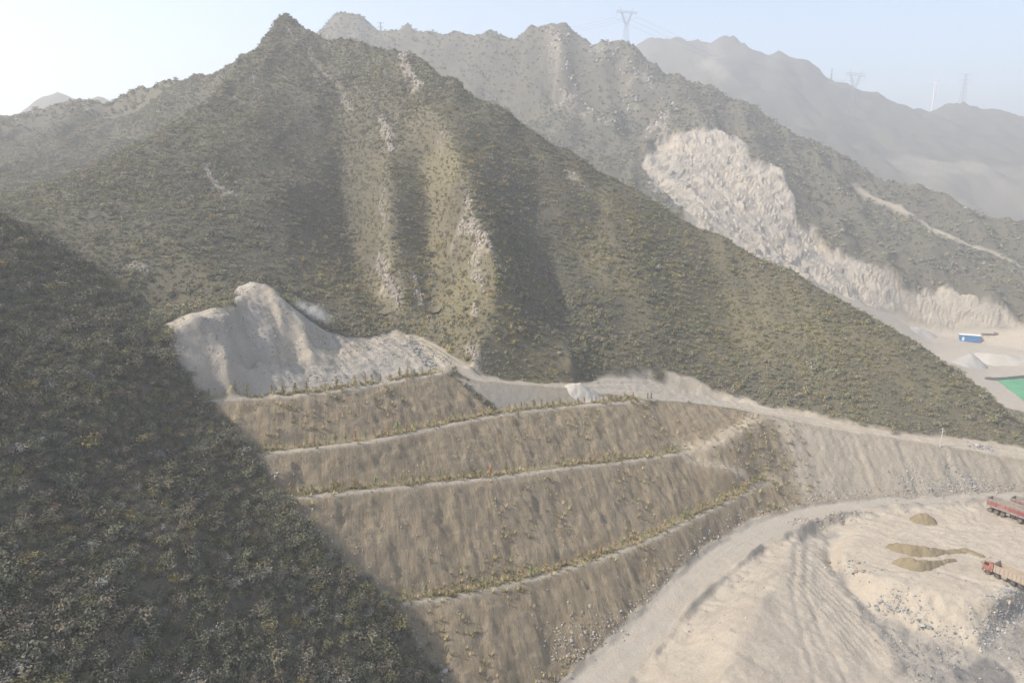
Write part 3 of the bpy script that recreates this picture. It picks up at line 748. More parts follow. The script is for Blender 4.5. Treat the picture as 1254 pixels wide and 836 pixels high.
# far ranges beyond the valley
LINES_NEAR = LINES
LINES = []
far_ridge = line([P(600, 95, f=1250), P(700, 80, f=1220), P(770, 66, f=1200), P(795, 55, f=1190), P(830, 52, f=1180), P(845, 53, f=1175), P(868, 52, f=1170), P(888, 48, f=1165), P(898, 52, f=1162), P(906, 62, f=1160), P(920, 67, f=1158), P(940, 75, f=1155), P(955, 70, f=1152), P(968, 74, f=1150), P(985, 75, f=1148), P(1000, 78, f=1147), P(1010, 86, f=1146), P(1028, 94, f=1145), P(1036, 96, f=1145), P(1045, 106, f=1148), P(1070, 112, f=1150), P(1100, 127, f=1160), P(1125, 135, f=1170), P(1141, 137, f=1175), P(1160, 130, f=1175), P(1175, 128, f=1170), P(1195, 134, f=1160), P(1230, 140, f=1140), P(1254, 150, f=1125), P(1320, 175, f=1100), P(1450, 210, f=1060)], 3.0)
below(far_ridge, 40, 260, 120, 30)
line([P(700, 130, f=1000), P(830, 140, f=980), P(950, 165, f=930), P(1050, 200, f=870), P(1150, 232, f=820), P(1254, 275, f=760), P(1400, 330, f=700)], 3.0)
line([P(1090, 190, f=930), P(1150, 195, f=910), P(1200, 200, f=895), P(1254, 205, f=880), P(1350, 230, f=850)], 3.0)
line([P(1000, 90, f=1130), P(1050, 140, f=1040), P(1090, 180, f=960)], 3.0)
line([P(850, 58, f=1150), P(880, 90, f=1080), P(900, 105, f=1040)], 3.0)
left_far = line([P(-260, 190, f=880), P(-60, 160, f=900), P(0, 146, f=900), P(38, 133, f=900), P(52, 123, f=900), P(66, 120, f=900), P(85, 123, f=900), P(110, 128, f=905), P(140, 129, f=910), P(250, 135, f=930), P(420, 120, f=1000)], 3.0)
below(left_far, -20, -160, 90, 30); below(left_far, 0, 200, 70, 30)
line([(-1300, 650, 60), (-600, 660, 40), (0, 800, 40)], 3.0)
line([(150, 655, 10), (300, 650, -10), (500, 650, -25), (900, 650, -30), (1900, 650, -30)], 3.0)
line([(380, 700, 0), (560, 700, -15), (900, 690, -25)], 3.0)
line([(-1300, 1900, 20), (0, 1900, 20), (2000, 1900, 20)], 6.0)
line([(2000, 600, -20), (2000, 1900, 20)], 6.0)
GF = solve(-1100, 1900, 640, 1700, 6.5, 6, None, 140)
def finish_far():
    global GF
    x0, y0, h, Z = GF
    ny, nx = Z.shape
    X, Y = np.meshgrid(x0 + np.arange(nx) * h, y0 + np.arange(ny) * h)
    C = {k: np.zeros(X.shape) for k in CH}
    pit = np.array([P(1085, 192, f=920)[:2], P(1130, 185, f=930)[:2], P(1200, 192, f=900)[:2], P(1300, 200, f=880)[:2], P(1400, 320, f=720)[:2], P(1254, 280, f=740)[:2], P(1150, 236, f=800)[:2]])
    q = sstep(sdist(pit, X + 40 * fbm(X, Y, 120, 3, 5), Y + 40 * fbm(X, Y, 120, 3, 6)), 18)
    C['rock'] = 0.24 * q * np.clip(.6 + 2 * fbm(X, Y, 90, 3, 33), 0, 1)
    C['gravel'] = 0.22 * q
    for s, w in (([P(868, 62, f=1150), P(880, 95, f=1080), P(905, 108, f=1040)], 10), ([P(1030, 95, f=1140), P(1034, 106, f=1130)], 6)):
        C['rock'] = np.maximum(C['rock'], 0.4 * np.clip(1.4 - ldist(s, X + 30 * fbm(X, Y, 40, 2, 1), Y) / w, 0, 1))
    Z = Z + 14 * (ridged(X, Y * .7, 62, 4, 21) - .1) + 9 * (ridged(X, Y * .8, 24, 3, 22) - .1) + 30 * ridged(X + 50 * fbm(X, Y, 200, 2, 3), Y * 0.5, 170, 5, 12) * (1 - 0.5 * q) + 14 * q * ridged(X, Y * .6, 60, 4, 9)
    GRIDS['gf'] = (X, Y, C)
    GF = (x0, y0, h, Z)
finish_far()
for o in terrain(GF, 'gf', [('far_hills', None)]):
    struct(o)
LINES = LINES_NEAR

# one sheet of low ground out to the horizon
gm = bpy.data.meshes.new('ground')
gm.from_pydata([(-3500, -1500, -60), (3500, -1500, -60), (3500, 3500, -60), (-3500, 3500, -60)], [], [(0, 1, 2, 3)])
gm.materials.append(M_GROUND)
struct(bpy.data.objects.new('ground', gm)); col.objects.link(bpy.data.objects['ground'])

# ------------------------------------------------------------------ the air
def haze_box():
    bm = bmesh.new()
    bmesh.ops.create_cube(bm, size=1)
    me = bpy.data.meshes.new('haze')
    bm.to_mesh(me); bm.free()
    o = bpy.data.objects.new('haze', me)
    o.scale = (7200, 5200, 421)
    o.location = (0, 1000, -61 + 210.5)
    m = bpy.data.materials.new('haze_air')
    m.use_nodes = True
    nt = m.node_tree
    nt.nodes.remove(nt.nodes['Principled BSDF'])
    v = N(nt, 'ShaderNodeVolumePrincipled')
    v.inputs['Color'].default_value = (0.985, 0.99, 1.0, 1)
    v.inputs['Density'].default_value = HAZE
    v.inputs['Anisotropy'].default_value = 0.3
    nt.links.new(v.outputs[0], nt.nodes['Material Output'].inputs['Volume'])
    m.cycles.volume_sampling = 'DISTANCE'
    me.materials.append(m)
    o['kind'] = 'stuff'
    col.objects.link(o)
HAZE = 0.00084
haze_box()
# ------------------------------------------------------------------ small builders
def link_mesh(name, verts, faces, mat, parent=None, smooth=False, mats=None, midx=None):
    me = bpy.data.meshes.new(name)
    me.from_pydata([tuple(v) for v in verts], [], [tuple(f) for f in faces])
    for m in (mats or [mat]):
        me.materials.append(m)
    if midx is not None:
        me.polygons.foreach_set('material_index', midx)
    if smooth:
        me.polygons.foreach_set('use_smooth', [True] * len(me.polygons))
    me.update()
    o = bpy.data.objects.new(name, me)
    col.objects.link(o)
    if parent is not None:
        o.parent = parent
    return o
def empty(name, loc=(0, 0, 0), rz=0.0):
    o = bpy.data.objects.new(name, None)
    o.empty_display_size = 0.5
    o.location = loc
    o.rotation_euler = (0, 0, rz)
    col.objects.link(o)
    return o
def tag(o, label, cat, group=None):
    o['label'] = label; o['category'] = cat
    if group:
        o['group'] = group
    return o
class MB:
    """collects boxes, prisms and tubes into one mesh"""
    def __init__(self):
        self.v, self.f = [], []
    def add(self, v, f):
        n = len(self.v)
        self.v += [tuple(p) for p in v]
        self.f += [tuple(i + n for i in q) for q in f]
        return self
    def box(self, c, s, rz=0.0, top=None, bev=0.0):
        # chamfered box: c centre, s full size, top = (scale_x, scale_y) taper of the top
        hx, hy, hz = s[0] / 2, s[1] / 2, s[2] / 2
        tx, ty = top or (1, 1)
        b = min(bev, hx * .9, hy * .9, hz * .9)
        ring = lambda x, y, z, k: [(-x + k, -y, z), (x - k, -y, z), (x, -y + k, z), (x, y - k, z), (x - k, y, z), (-x + k, y, z), (-x, y - k, z), (-x, -y + k, z)]
        if b > 0:
            rings = [ring(hx - b, hy - b, -hz, b * .5), ring(hx, hy, -hz + b, b), ring(hx * tx, hy * ty, hz - b, b), ring(hx * tx - b, hy * ty - b, hz, b * .5)]
            v = [p for r in rings for p in r]
            f = [tuple(range(7, -1, -1)), tuple(range(24, 32))]
            for k in range(3):
                for i in range(8):
                    j = (i + 1) % 8
                    f.append((k * 8 + i, k * 8 + j, k * 8 + 8 + j, k * 8 + 8 + i))
        else:
            v = [(-hx, -hy, -hz), (hx, -hy, -hz), (hx, hy, -hz), (-hx, hy, -hz), (-hx * tx, -hy * ty, hz), (hx * tx, -hy * ty, hz), (hx * tx, hy * ty, hz), (-hx * tx, hy * ty, hz)]
            f = [(3, 2, 1, 0), (4, 5, 6, 7), (0, 1, 5, 4), (1, 2, 6, 5), (2, 3, 7, 6), (3, 0, 4, 7)]
        ca, sa = math.cos(rz), math.sin(rz)
        return self.add([(c[0] + x * ca - y * sa, c[1] + x * sa + y * ca, c[2] + z) for x, y, z in v], f)
    def prism(self, outline, y0, y1):
        # outline in x,z extruded from y0 to y1
        n = len(outline)
        v = [(x, y0, z) for x, z in outline] + [(x, y1, z) for x, z in outline]
        f = [tuple(range(n)), tuple(range(2 * n - 1, n - 1, -1))]
        f += [(i, i + n, (i + 1) % n + n, (i + 1) % n) for i in range(n)]
        return self.add(v, f)
    def tube(self, p, q, r0, r1=None, n=6):
        p, q = Vector(p), Vector(q)
        d = (q - p)
        if d.length < 1e-6:
            return self
        a = d.orthogonal().normalized(); b = d.normalized().cross(a)
        r1 = r0 if r1 is None else r1
        v = [p + (a * math.cos(2 * math.pi * i / n) + b * math.sin(2 * math.pi * i / n)) * r0 for i in range(n)]
        v += [q + (a * math.cos(2 * math.pi * i / n) + b * math.sin(2 * math.pi * i / n)) * r1 for i in range(n)]
        f = [(i, (i + 1) % n, (i + 1) % n + n, i + n) for i in range(n)] + [tuple(range(n - 1, -1, -1)), tuple(range(n, 2 * n))]
        return self.add(v, f)
    def lathe(self, prof, axis='y', c=(0, 0, 0), n=20):
        # prof: list of (radius, along)
        v, f = [], []
        for r, a in prof:
            for i in range(n):
                t = 2 * math.pi * i / n
                x, z = r * math.cos(t), r * math.sin(t)
                v.append((c[0] + x, c[1] + a, c[2] + z) if axis == 'y' else (c[0] + x, c[1] + z, c[2] + a))
        m = len(prof)
        for k in range(m - 1):
            for i in range(n):
                j = (i + 1) % n
                f.append((k * n + i, k * n + j, (k + 1) * n + j, (k + 1) * n + i))
        f.append(tuple(range(n - 1, -1, -1))); f.append(tuple(range((m - 1) * n, m * n)))
        return self.add(v, f)
    def build(self, name, mat, parent=None, smooth=False):
        return link_mesh(name, self.v, self.f, mat, parent, smooth)

def plain_mat(name, c, rough=0.7, metal=0.0, var=0.15, dust=None, scale=1.2):
    m, nt, b = new_mat(name)
    tc = N(nt, 'ShaderNodeTexCoord')
    n = noise(nt, tc.outputs['Object'], scale, 5, 0.65)
    d = tuple(max(0, x * (1 - 2 * var)) for x in c); e = tuple(min(1, x * (1 + var)) for x in c)
    cc = mixc(nt, n, d, e)
    if dust:
        geo = N(nt, 'ShaderNodeNewGeometry')
        sx = N(nt, 'ShaderNodeSeparateXYZ'); nt.links.new(geo.outputs['Normal'], sx.inputs[0])
        up = math_(nt, 'MULTIPLY', math_(nt, 'MAXIMUM', sx.outputs['Z'], 0.0), 0.5)
        f = math_(nt, 'ADD', up, ramp(nt, noise(nt, tc.outputs['Object'], scale * .7, 6, .7), [(0.42, (0, 0, 0)), (0.65, (1, 1, 1))]))
        f = math_(nt, 'MULTIPLY', f, dust); f.node.use_clamp = True
        cc = mixc(nt, f, cc, (0.42, 0.35, 0.27))
    nt.links.new(cc, b.inputs['Base Color'])
    b.inputs['Roughness'].default_value = rough
    b.inputs['Metallic'].default_value = metal
    return m

# ------------------------------------------------------------------ vegetation
def leaf_material():
    m, nt, b = new_mat('shrub_leaves')
    a = N(nt, 'ShaderNodeAttribute', attribute_name='tint', attribute_type='INSTANCER')
    tc = N(nt, 'ShaderNodeTexCoord')
    n = noise(nt, tc.outputs['Object'], 2.6, 3, 0.6)
    dark = mixc(nt, 1.0, a.outputs['Color'], (0.5, 0.52, 0.48), 'MULTIPLY')
    lite = mixc(nt, 1.0, a.outputs['Color'], (1.4, 1.35, 1.25), 'MULTIPLY')
    c = mixc(nt, ramp(nt, n, [(0.3, (0, 0, 0)), (0.7, (1, 1, 1))]), dark, lite)
    nt.links.new(c, b.inputs['Base Color'])
    return m
M_LEAF = leaf_material()
M_BARK = plain_mat('bark', (0.11, 0.085, 0.06), 0.95)

def leaf_cloud(n, lobes, size, seed, flat=0.8, squash=0.75):
    """leaf-sized faces through the volume of a few overlapping lobes; unit radius"""
    r = random.Random(seed)
    L = []
    for k in range(lobes):
        a = r.uniform(0, 6.28); d = r.uniform(0.15, 0.6) if lobes > 1 else 0
        L.append((math.cos(a) * d, math.sin(a) * d, r.uniform(0.3, 0.62) * squash, r.uniform(0.32, 0.58)))
    v, f = [], []
    for i in range(n):
        cx, cy, cz, R_ = L[i % lobes]
        p = Vector((r.gauss(0, 1), r.gauss(0, 1), r.gauss(0, 1))).normalized() * (r.random() ** 0.4) * R_
        p = Vector((p.x * 1.1, p.y * 1.1, p.z * flat)) + Vector((cx, cy, cz))
        if p.z < 0.02:
            p.z = abs(p.z) * .5
        nrm = Vector((p.x - cx, p.y - cy, (p.z - cz) + 0.35)).normalized()
        nrm = (nrm + Vector((r.uniform(-.7, .7), r.uniform(-.7, .7), r.uniform(-.5, .7)))).normalized()
        t = nrm.orthogonal().normalized(); t.rotate(Matrix.Rotation(r.uniform(0, 6.28), 3, nrm)); b = nrm.cross(t)
        s = size * r.uniform(0.6, 1.35)
        q = len(v)
        v += [p - t * s * .9, p - b * s * .45 + nrm * s * .15, p + t * s, p + b * s * .5 + nrm * s * .1]
        f += [(q, q + 1, q + 2), (q, q + 2, q + 3)]
    return v, f
def bush_mesh(name, n, lobes, size, seed, stems=5):
    v, f = leaf_cloud(n, lobes, size, seed)
    mb = MB().add(v, f)
    nl = len(mb.f)
    r = random.Random(seed + 5)
    for k in range(stems):
        a = r.uniform(0, 6.28); d = r.uniform(.15, .5)
        mb.tube((0, 0, -0.15), (math.cos(a) * d, math.sin(a) * d, r.uniform(.3, .6)), 0.035, 0.012, 3)
    me = bpy.data.meshes.new(name)
    me.from_pydata(mb.v, [], mb.f)
    me.materials.append(M_LEAF); me.materials.append(M_BARK)
    me.polygons.foreach_set('material_index', [0] * nl + [1] * (len(mb.f) - nl))
    me.update()
    return me
NEAR_BUSH = [bush_mesh('shrub_mesh', 340, 5 + k % 4, 0.082, 100 + k, 9) for k in range(6)]
MID_BUSH = [bush_mesh('scrub_mesh', 170, 3 + k % 3, 0.115, 200 + k, 2) for k in range(5)]
FAR_BUSH = [bush_mesh('far_scrub_mesh', 26, 3, 0.34, 300 + k, 0) for k in range(4)]

def project(x, y, z):
    zz = z - CAM_H
    dep = y * CP - zz * SP
    up = y * SP + zz * CP
    return 627 + 836 * x / np.maximum(dep, .1), 418 - 836 * up / np.maximum(dep, .1), dep
def slope_normal(x, y, h=1.2):
    dx = (height(x + h, y) - height(x - h, y)) / (2 * h)
    dy = (height(x, y + h) - height(x, y - h)) / (2 * h)
    n = np.stack([-dx, -dy, np.ones_like(dx)], -1)
    return n / np.linalg.norm(n, axis=-1, keepdims=True)
def bare_at(x, y):
    out = np.zeros(x.shape)
    for G, key in ((G0, 'g0'), (G1, 'g1'), (GQ, 'gq'), (G2, 'g2')):
        k = inside(G, x, y)
        if k.any():
            C = GRIDS[key][2]
            B = np.clip(C['earth'] + C['sand'] + C['gravel'] + C['rock'] * .9 + C['dark'], 0, 1)
            out[k] = bilinear((G[0], G[1], G[2], B), x[k], y[k])
    return out
def scatter(x0, x1, y0, y1, s, margin=30):
    X, Y = np.meshgrid(np.arange(x0, x1, s), np.arange(y0, y1, s))
    X = (X + rng.uniform(-.55, .55, X.shape) * s).ravel(); Y = (Y + rng.uniform(-.55, .55, Y.shape) * s).ravel()
    Z = height(X, Y)
    u, v, d = project(X, Y, Z)
    k = (u > -margin) & (u < 1254 + margin) & (v > -margin) & (v < 836 + margin + 40) & (d > 5)
    X, Y, Z = X[k], Y[k], Z[k]
    n = slope_normal(X, Y)
    view = np.stack([-X, -Y, CAM_H - Z], -1); view /= np.linalg.norm(view, axis=-1, keepdims=True)
    k = (n * view).sum(-1) > -0.12
    return X[k], Y[k], Z[k]

TINTS = {'grey_green': (0.212, 0.208, 0.145), 'olive': (0.250, 0.230, 0.125), 'grey_brown': (0.255, 0.222, 0.172), 'yellow': (0.325, 0.265, 0.125), 'silver': (0.33, 0.32, 0.285), 'rust': (0.33, 0.20, 0.12), 'deep': (0.175, 0.178, 0.135)}
def pick_tints(X, Y):
    n = len(X)
    names = ['grey_green', 'olive', 'grey_brown', 'yellow', 'silver', 'rust', 'deep']
    base = np.tile(np.array([.40, .16, .26, .02, .01, .001, .14]), (n, 1))
    dry = sstep(sdist(AREAS['dry'], X + 26 * fbm(X, Y, 25, 3, 3), Y), 26)[:, None]
    grn = sstep(sdist(AREAS['green'], X + 12 * fbm(X, Y, 25, 2, 5), Y), 20)[:, None]
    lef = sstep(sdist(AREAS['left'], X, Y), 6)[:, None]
    base = base * (1 - dry) + dry * np.array([.06, .36, .10, .44, .01, .004, .02])
    base = base * (1 - grn) + grn * np.array([.36, .46, .08, .05, .01, .001, .04])
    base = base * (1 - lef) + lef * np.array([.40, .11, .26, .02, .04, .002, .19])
    patch = np.clip(0.5 + 1.6 * fbm(X, Y, 16, 3, 15), 0, 1)[:, None]
    base = base * (1 - .55 * patch) + .55 * patch * base * np.array([1.6, .8, .7, .5, .6, 1, 1.6])
    base /= base.sum(1, keepdims=True)
    c = np.cumsum(base, 1)
    k = (rng.random(n)[:, None] > c).sum(1).clip(0, 6)
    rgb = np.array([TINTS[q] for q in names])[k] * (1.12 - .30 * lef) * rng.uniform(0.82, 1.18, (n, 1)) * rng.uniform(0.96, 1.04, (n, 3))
    return [names[i] for i in k], rgb

PROTO = bpy.data.collections.new('prototypes')
def instancer(name, meshes, pts, scale, rot, rgb, label=None, mats=None):
    """one object that scatters copies of the given meshes over points (geometry nodes)"""
    me = bpy.data.meshes.new(name)
    n = len(pts)
    me.vertices.add(n)
    me.vertices.foreach_set('co', np.asarray(pts, np.float32).ravel())
    at = me.attributes.new('size', 'FLOAT_VECTOR', 'POINT'); at.data.foreach_set('vector', np.asarray(scale, np.float32).ravel())
    at = me.attributes.new('turn', 'FLOAT_VECTOR', 'POINT'); at.data.foreach_set('vector', np.asarray(rot, np.float32).ravel())
    at = me.attributes.new('pick', 'INT', 'POINT'); at.data.foreach_set('value', rng.integers(0, len(meshes), n).astype(np.int32))
    at = me.attributes.new('tint', 'FLOAT_VECTOR', 'POINT'); at.data.foreach_set('vector', np.asarray(rgb, np.float32).ravel())
    o = bpy.data.objects.new(name, me)
    col.objects.link(o)
    c = bpy.data.collections.new(name + '_kinds')
    for m_ in meshes:
        c.objects.link(bpy.data.objects.new(name + '_piece', m_))
    ng = bpy.data.node_groups.new(name + '_nodes', 'GeometryNodeTree')
    ng.interface.new_socket('Geometry', in_out='INPUT', socket_type='NodeSocketGeometry')
    ng.interface.new_socket('Geometry', in_out='OUTPUT', socket_type='NodeSocketGeometry')
    gi, go = ng.nodes.new('NodeGroupInput'), ng.nodes.new('NodeGroupOutput')
    ci = ng.nodes.new('GeometryNodeCollectionInfo'); ci.inputs['Collection'].default_value = c
    ci.inputs['Separate Children'].default_value = True; ci.inputs['Reset Children'].default_value = True
    ip = ng.nodes.new('GeometryNodeInstanceOnPoints'); ip.inputs['Pick Instance'].default_value = True
    def named(nm, typ):
        q = ng.nodes.new('GeometryNodeInputNamedAttribute'); q.data_type = typ; q.inputs['Name'].default_value = nm
        return q.outputs['Attribute']
    L = ng.links.new
    L(gi.outputs[0], ip.inputs['Points']); L(ci.outputs[0], ip.inputs['Instance'])
    L(named('pick', 'INT'), ip.inputs['Instance Index'])
    L(named('turn', 'FLOAT_VECTOR'), ip.inputs['Rotation'])
    L(named('size', 'FLOAT_VECTOR'), ip.inputs['Scale'])
    L(ip.outputs[0], go.inputs[0])
    md = o.modifiers.new('scatter', 'NODES'); md.node_group = ng
    o['kind'] = 'stuff'
    if label:
        o['label'] = label
    return o

def plant(x0, x1, y0, y1, s, cond, open_=0.0, bf=1.6):
    X, Y, Z = scatter(x0, x1, y0, y1, s)
    gap = np.clip(.5 + 2.2 * fbm(X, Y, 13, 3, 88), 0, 1) * open_
    k = cond(X, Y) & (rng.random(len(X)) > bare_at(X, Y) * bf - .1) & (rng.random(len(X)) > gap)
    return X[k], Y[k], Z[k]
def scrub_sizes(X, Y, lo, hi):
    clump = np.clip(0.5 + 1.5 * fbm(X, Y, 9, 3, 33), 0, 1)
    r = lo + (hi - lo) * (0.45 * rng.random(len(X)) ** 4 + 0.15 * rng.random(len(X)) + 0.4 * clump * rng.random(len(X)) ** 1.5)
    return np.stack([r * rng.uniform(.85, 1.15, len(X)), r * rng.uniform(.85, 1.15, len(X)), r * rng.uniform(.7, 1.25, len(X))], -1)
def turns(n, tilt=0.12):
    return np.stack([rng.uniform(-tilt, tilt, n), rng.uniform(-tilt, tilt, n), rng.uniform(0, 6.28, n)], -1)

# near hillside: the 300 shrubs that show largest stand as single plants, the rest as scrub
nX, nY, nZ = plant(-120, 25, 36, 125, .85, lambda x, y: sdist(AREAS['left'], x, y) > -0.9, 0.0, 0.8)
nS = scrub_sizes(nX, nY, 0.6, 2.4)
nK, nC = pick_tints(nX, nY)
nu, nv, nd = project(nX, nY, nZ)
big = np.where((nu > 4) & (nu < 1250) & (nv > 4) & (nv < 832), nS.max(1) / nd, 0)
order = np.argsort(-big)[:300]
SHADES = {'grey_green': 'grey-green leafy shrub', 'olive': 'olive green shrub', 'grey_brown': 'grey-brown half-bare shrub', 'yellow': 'yellowish dry shrub', 'silver': 'pale silvery shrub', 'rust': 'rust-orange shrub', 'deep': 'dark green shrub'}
def shrub_place(i):
    if ldist(thin(contact, 20), nX[i:i + 1], nY[i:i + 1])[0] < 7:
        return 'beside the brown fill slope' if nv[i] > 480 else 'beside the gravel heap'
    if nv[i] > 770:
        return 'along the bottom edge' if nu[i] > 150 else 'in the bottom left corner'
    if nu[i] < 110:
        return 'at the left edge, low down' if nv[i] > 600 else 'at the left edge, near the crest'
    return 'on the lower half of the slope' if nv[i] > 650 else ('in the middle of the slope' if nv[i] > 480 else 'near the crest')
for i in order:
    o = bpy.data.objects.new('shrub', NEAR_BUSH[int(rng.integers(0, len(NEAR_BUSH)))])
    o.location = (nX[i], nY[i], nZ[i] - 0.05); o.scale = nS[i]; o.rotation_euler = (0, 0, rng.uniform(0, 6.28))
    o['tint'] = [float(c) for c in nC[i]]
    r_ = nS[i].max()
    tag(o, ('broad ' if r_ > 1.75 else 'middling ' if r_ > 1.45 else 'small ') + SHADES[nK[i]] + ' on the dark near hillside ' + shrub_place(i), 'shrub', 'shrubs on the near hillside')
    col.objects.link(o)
rest = np.ones(len(nX), bool); rest[order] = False
def col3(*a):
    return np.stack(a, -1)
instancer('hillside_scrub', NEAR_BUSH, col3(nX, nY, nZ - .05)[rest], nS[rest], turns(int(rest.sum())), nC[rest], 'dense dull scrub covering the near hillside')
X, Y, Z = plant(-290, 235, 90, 345, 1.2, lambda x, y: (sdist(AREAS['left'], x, y) < -0.5) & (bare_at(x, y) < .6), .42)
_, rgb = pick_tints(X, Y)
instancer('mountain_scrub', MID_BUSH, col3(X, Y, Z - .08), scrub_sizes(X, Y, 0.5, 2.15), turns(len(X)), rgb, 'low scrub covering the main mountain')
X, Y, Z = plant(-290, 235, 90, 345, .85, lambda x, y: (sdist(AREAS['left'], x, y) < -0.5) & (bare_at(x, y) < .55), .15)
_, rgb = pick_tints(X, Y)
instancer('mountain_undergrowth', FAR_BUSH, col3(X, Y, Z - .05), scrub_sizes(X, Y, 0.25, .85), turns(len(X)), rgb, 'knee-high undergrowth between the scrub of the main mountain')
X, Y, Z = plant(-420, 600, 300, 760, 2.7, lambda x, y: (~inside(G1, x, y)), .6)
_, rgb = pick_tints(X, Y)
instancer('back_mountain_scrub', FAR_BUSH, col3(X, Y, Z - .1), scrub_sizes(X, Y, 1.2, 3.4), turns(len(X)), rgb, 'low scrub covering the back mountain')
print('scrub', len(nX))

# ------------------------------------------------------------------ planted saplings and dry grass along the benches
def sapling_meshes(seed):
    r = random.Random(seed)
    tr = MB().tube((0, 0, -.1), (r.uniform(-.04, .04), r.uniform(-.04, .04), .9), 0.03, 0.012, 5)
    for k in range(4):
        a = r.uniform(0, 6.28); z = r.uniform(.3, .7)
        tr.tube((0, 0, z), (math.cos(a) * .22, math.sin(a) * .22, z + .18), 0.012, 0.005, 3)
    t = bpy.data.meshes.new('sapling_trunk'); t.from_pydata(tr.v, [], tr.f); t.materials.append(M_BARK); t.update()
    v, f = [], []
    for i in range(90):
        z = r.uniform(.22, 1.0)
        w = 0.27 * (1.08 - z) ** .6 * (0.5 + .5 * min(1, (z - .15) * 4))
        a = r.uniform(0, 6.28); d = w * r.random() ** .5
        p = Vector((math.cos(a) * d, math.sin(a) * d, z)); s = r.uniform(.04, .085)
        n_ = Vector((r.uniform(-1, 1), r.uniform(-1, 1), r.uniform(-.2, 1))).normalized(); t_ = n_.orthogonal().normalized(); b_ = n_.cross(t_)
        q = len(v)
        v += [p - t_ * s, p - b_ * s * .6, p + t_ * s, p + b_ * s * .6]; f += [(q, q + 1, q + 2), (q, q + 2, q + 3)]
    c = bpy.data.meshes.new('sapling_crown'); c.from_pydata([tuple(p) for p in v], [], f); c.materials.append(M_LEAF); c.update()
    return t, c
SAPS = [sapling_meshes(500 + k) for k in range(5)]
def along(L, s0, s1, step):
    seg = np.r_[0, np.cumsum(np.linalg.norm(np.diff(L[:, :2], axis=0), axis=1))]
    t = np.arange(s0, seg[-1] - s1, step)
    return np.stack([np.interp(t, seg, L[:, k]) for k in range(3)], -1)
SAP_LABEL = ['young sapling planted on the topmost bench', 'young sapling planted on the second bench', 'young sapling planted on the third bench', 'young sapling planted on the lowest bench']
def ordinal(n):
    return '%d%s' % (n, 'th' if 10 <= n % 100 <= 20 else {1: 'st', 2: 'nd', 3: 'rd'}.get(n % 10, 'th'))
SAP_GROUP = ['saplings on the topmost bench', 'saplings on the second bench', 'saplings on the third bench', 'saplings on the lowest bench']
for bi, (b, w) in enumerate(zip(BENCHES, BENCH_W)):
    cnt = 0
    for p in along(offset_line(b, w * .62), 1.0, 1.5, (1.7, 1.45, 1.45, 1.35)[bi]):
        if random.random() < .12:
            continue
        x, y = p[0] + random.uniform(-.25, .25), p[1] + random.uniform(-.25, .25)
        hgt = random.uniform(1.1, 1.85) * (1.15 if bi == 0 else 1)
        o = empty('sapling', (x, y, H(x, y) - .03), random.uniform(0, 6.28))
        wd = hgt * random.uniform(.75, 1.15)
        o.scale = (wd, wd, hgt)
        cnt += 1
        tag(o, SAP_LABEL[bi] + ', ' + ordinal(cnt) + ' from its left end', 'sapling', SAP_GROUP[bi])
        t, c = random.choice(SAPS)
        a = bpy.data.objects.new('trunk', t); a.parent = o; col.objects.link(a)
        k = bpy.data.objects.new('crown', c); k.parent = o; col.objects.link(k)
        g = random.choice([(0.31, 0.28, 0.14), (0.38, 0.32, 0.16), (0.25, 0.24, 0.13), (0.42, 0.34, 0.18)])
        k['tint'] = [q * random.uniform(.8, 1.2) for q in g]
# dry grass: tufts of narrow blades
def tuft(seed, n=16):
    r = random.Random(seed)
    v, f = [], []
    for i in range(n):
        a = r.uniform(0, 6.28); d = r.uniform(0, .18); le = r.uniform(.3, .65); w = .035
        x, y = math.cos(a) * d, math.sin(a) * d
        ox, oy = math.cos(a) * le * .5, math.sin(a) * le * .5
        px, py = -math.sin(a) * w, math.cos(a) * w
        q = len(v)
        v += [(x - px, y - py, 0), (x + px, y + py, 0), (x + ox, y + oy, le)]
        f.append((q, q + 1, q + 2))
    me = bpy.data.meshes.new('grass_tuft'); me.from_pydata(v, [], f); me.materials.append(M_LEAF); me.update()
    return me
TUFTS = [tuft(600 + k) for k in range(4)]
gp = []
for b, w in zip(BENCHES, BENCH_W):
    L = offset_line(b, w * .6)
    for p in along(L, .2, .3, .14):
        if vnoise(np.array(p[0] * .35), np.array(p[1] * .35), 9) > -.22:
            gp.append((p[0] + random.gauss(0, .55), p[1] + random.gauss(0, .55)))
# weeds on the fill slopes, mostly near the bench feet and around the end of the ramp
ex = rng.uniform(-48, 60, 5200); ey = rng.uniform(64, 140, 5200)
k = (sdist(AREAS['embankment'], ex, ey) > .3) & (fbm(ex, ey, 7, 3, 81) > .12)
gp += list(zip(ex[k], ey[k]))
c0 = hit(935, 560)
for i in range(170):
    x, y = c0[0] + random.gauss(0, 4.2), c0[1] + random.gauss(0, 3.0)
    gp.append((x, y))
gp = np.array(gp)
gz = height(gp[:, 0], gp[:, 1])
sc = rng.uniform(.6, 1.5, (len(gp), 1)) * np.ones((1, 3))
gc = np.array([[.46, .39, .22], [.52, .44, .26], [.37, .33, .19], [.42, .34, .23]])[rng.integers(0, 4, len(gp))] * rng.uniform(.8, 1.2, (len(gp), 1))
instancer('dry_grass', TUFTS, col3(gp[:, 0], gp[:, 1], gz - .02), sc, turns(len(gp)), gc, 'yellow dry grass along the benches and fill slopes')

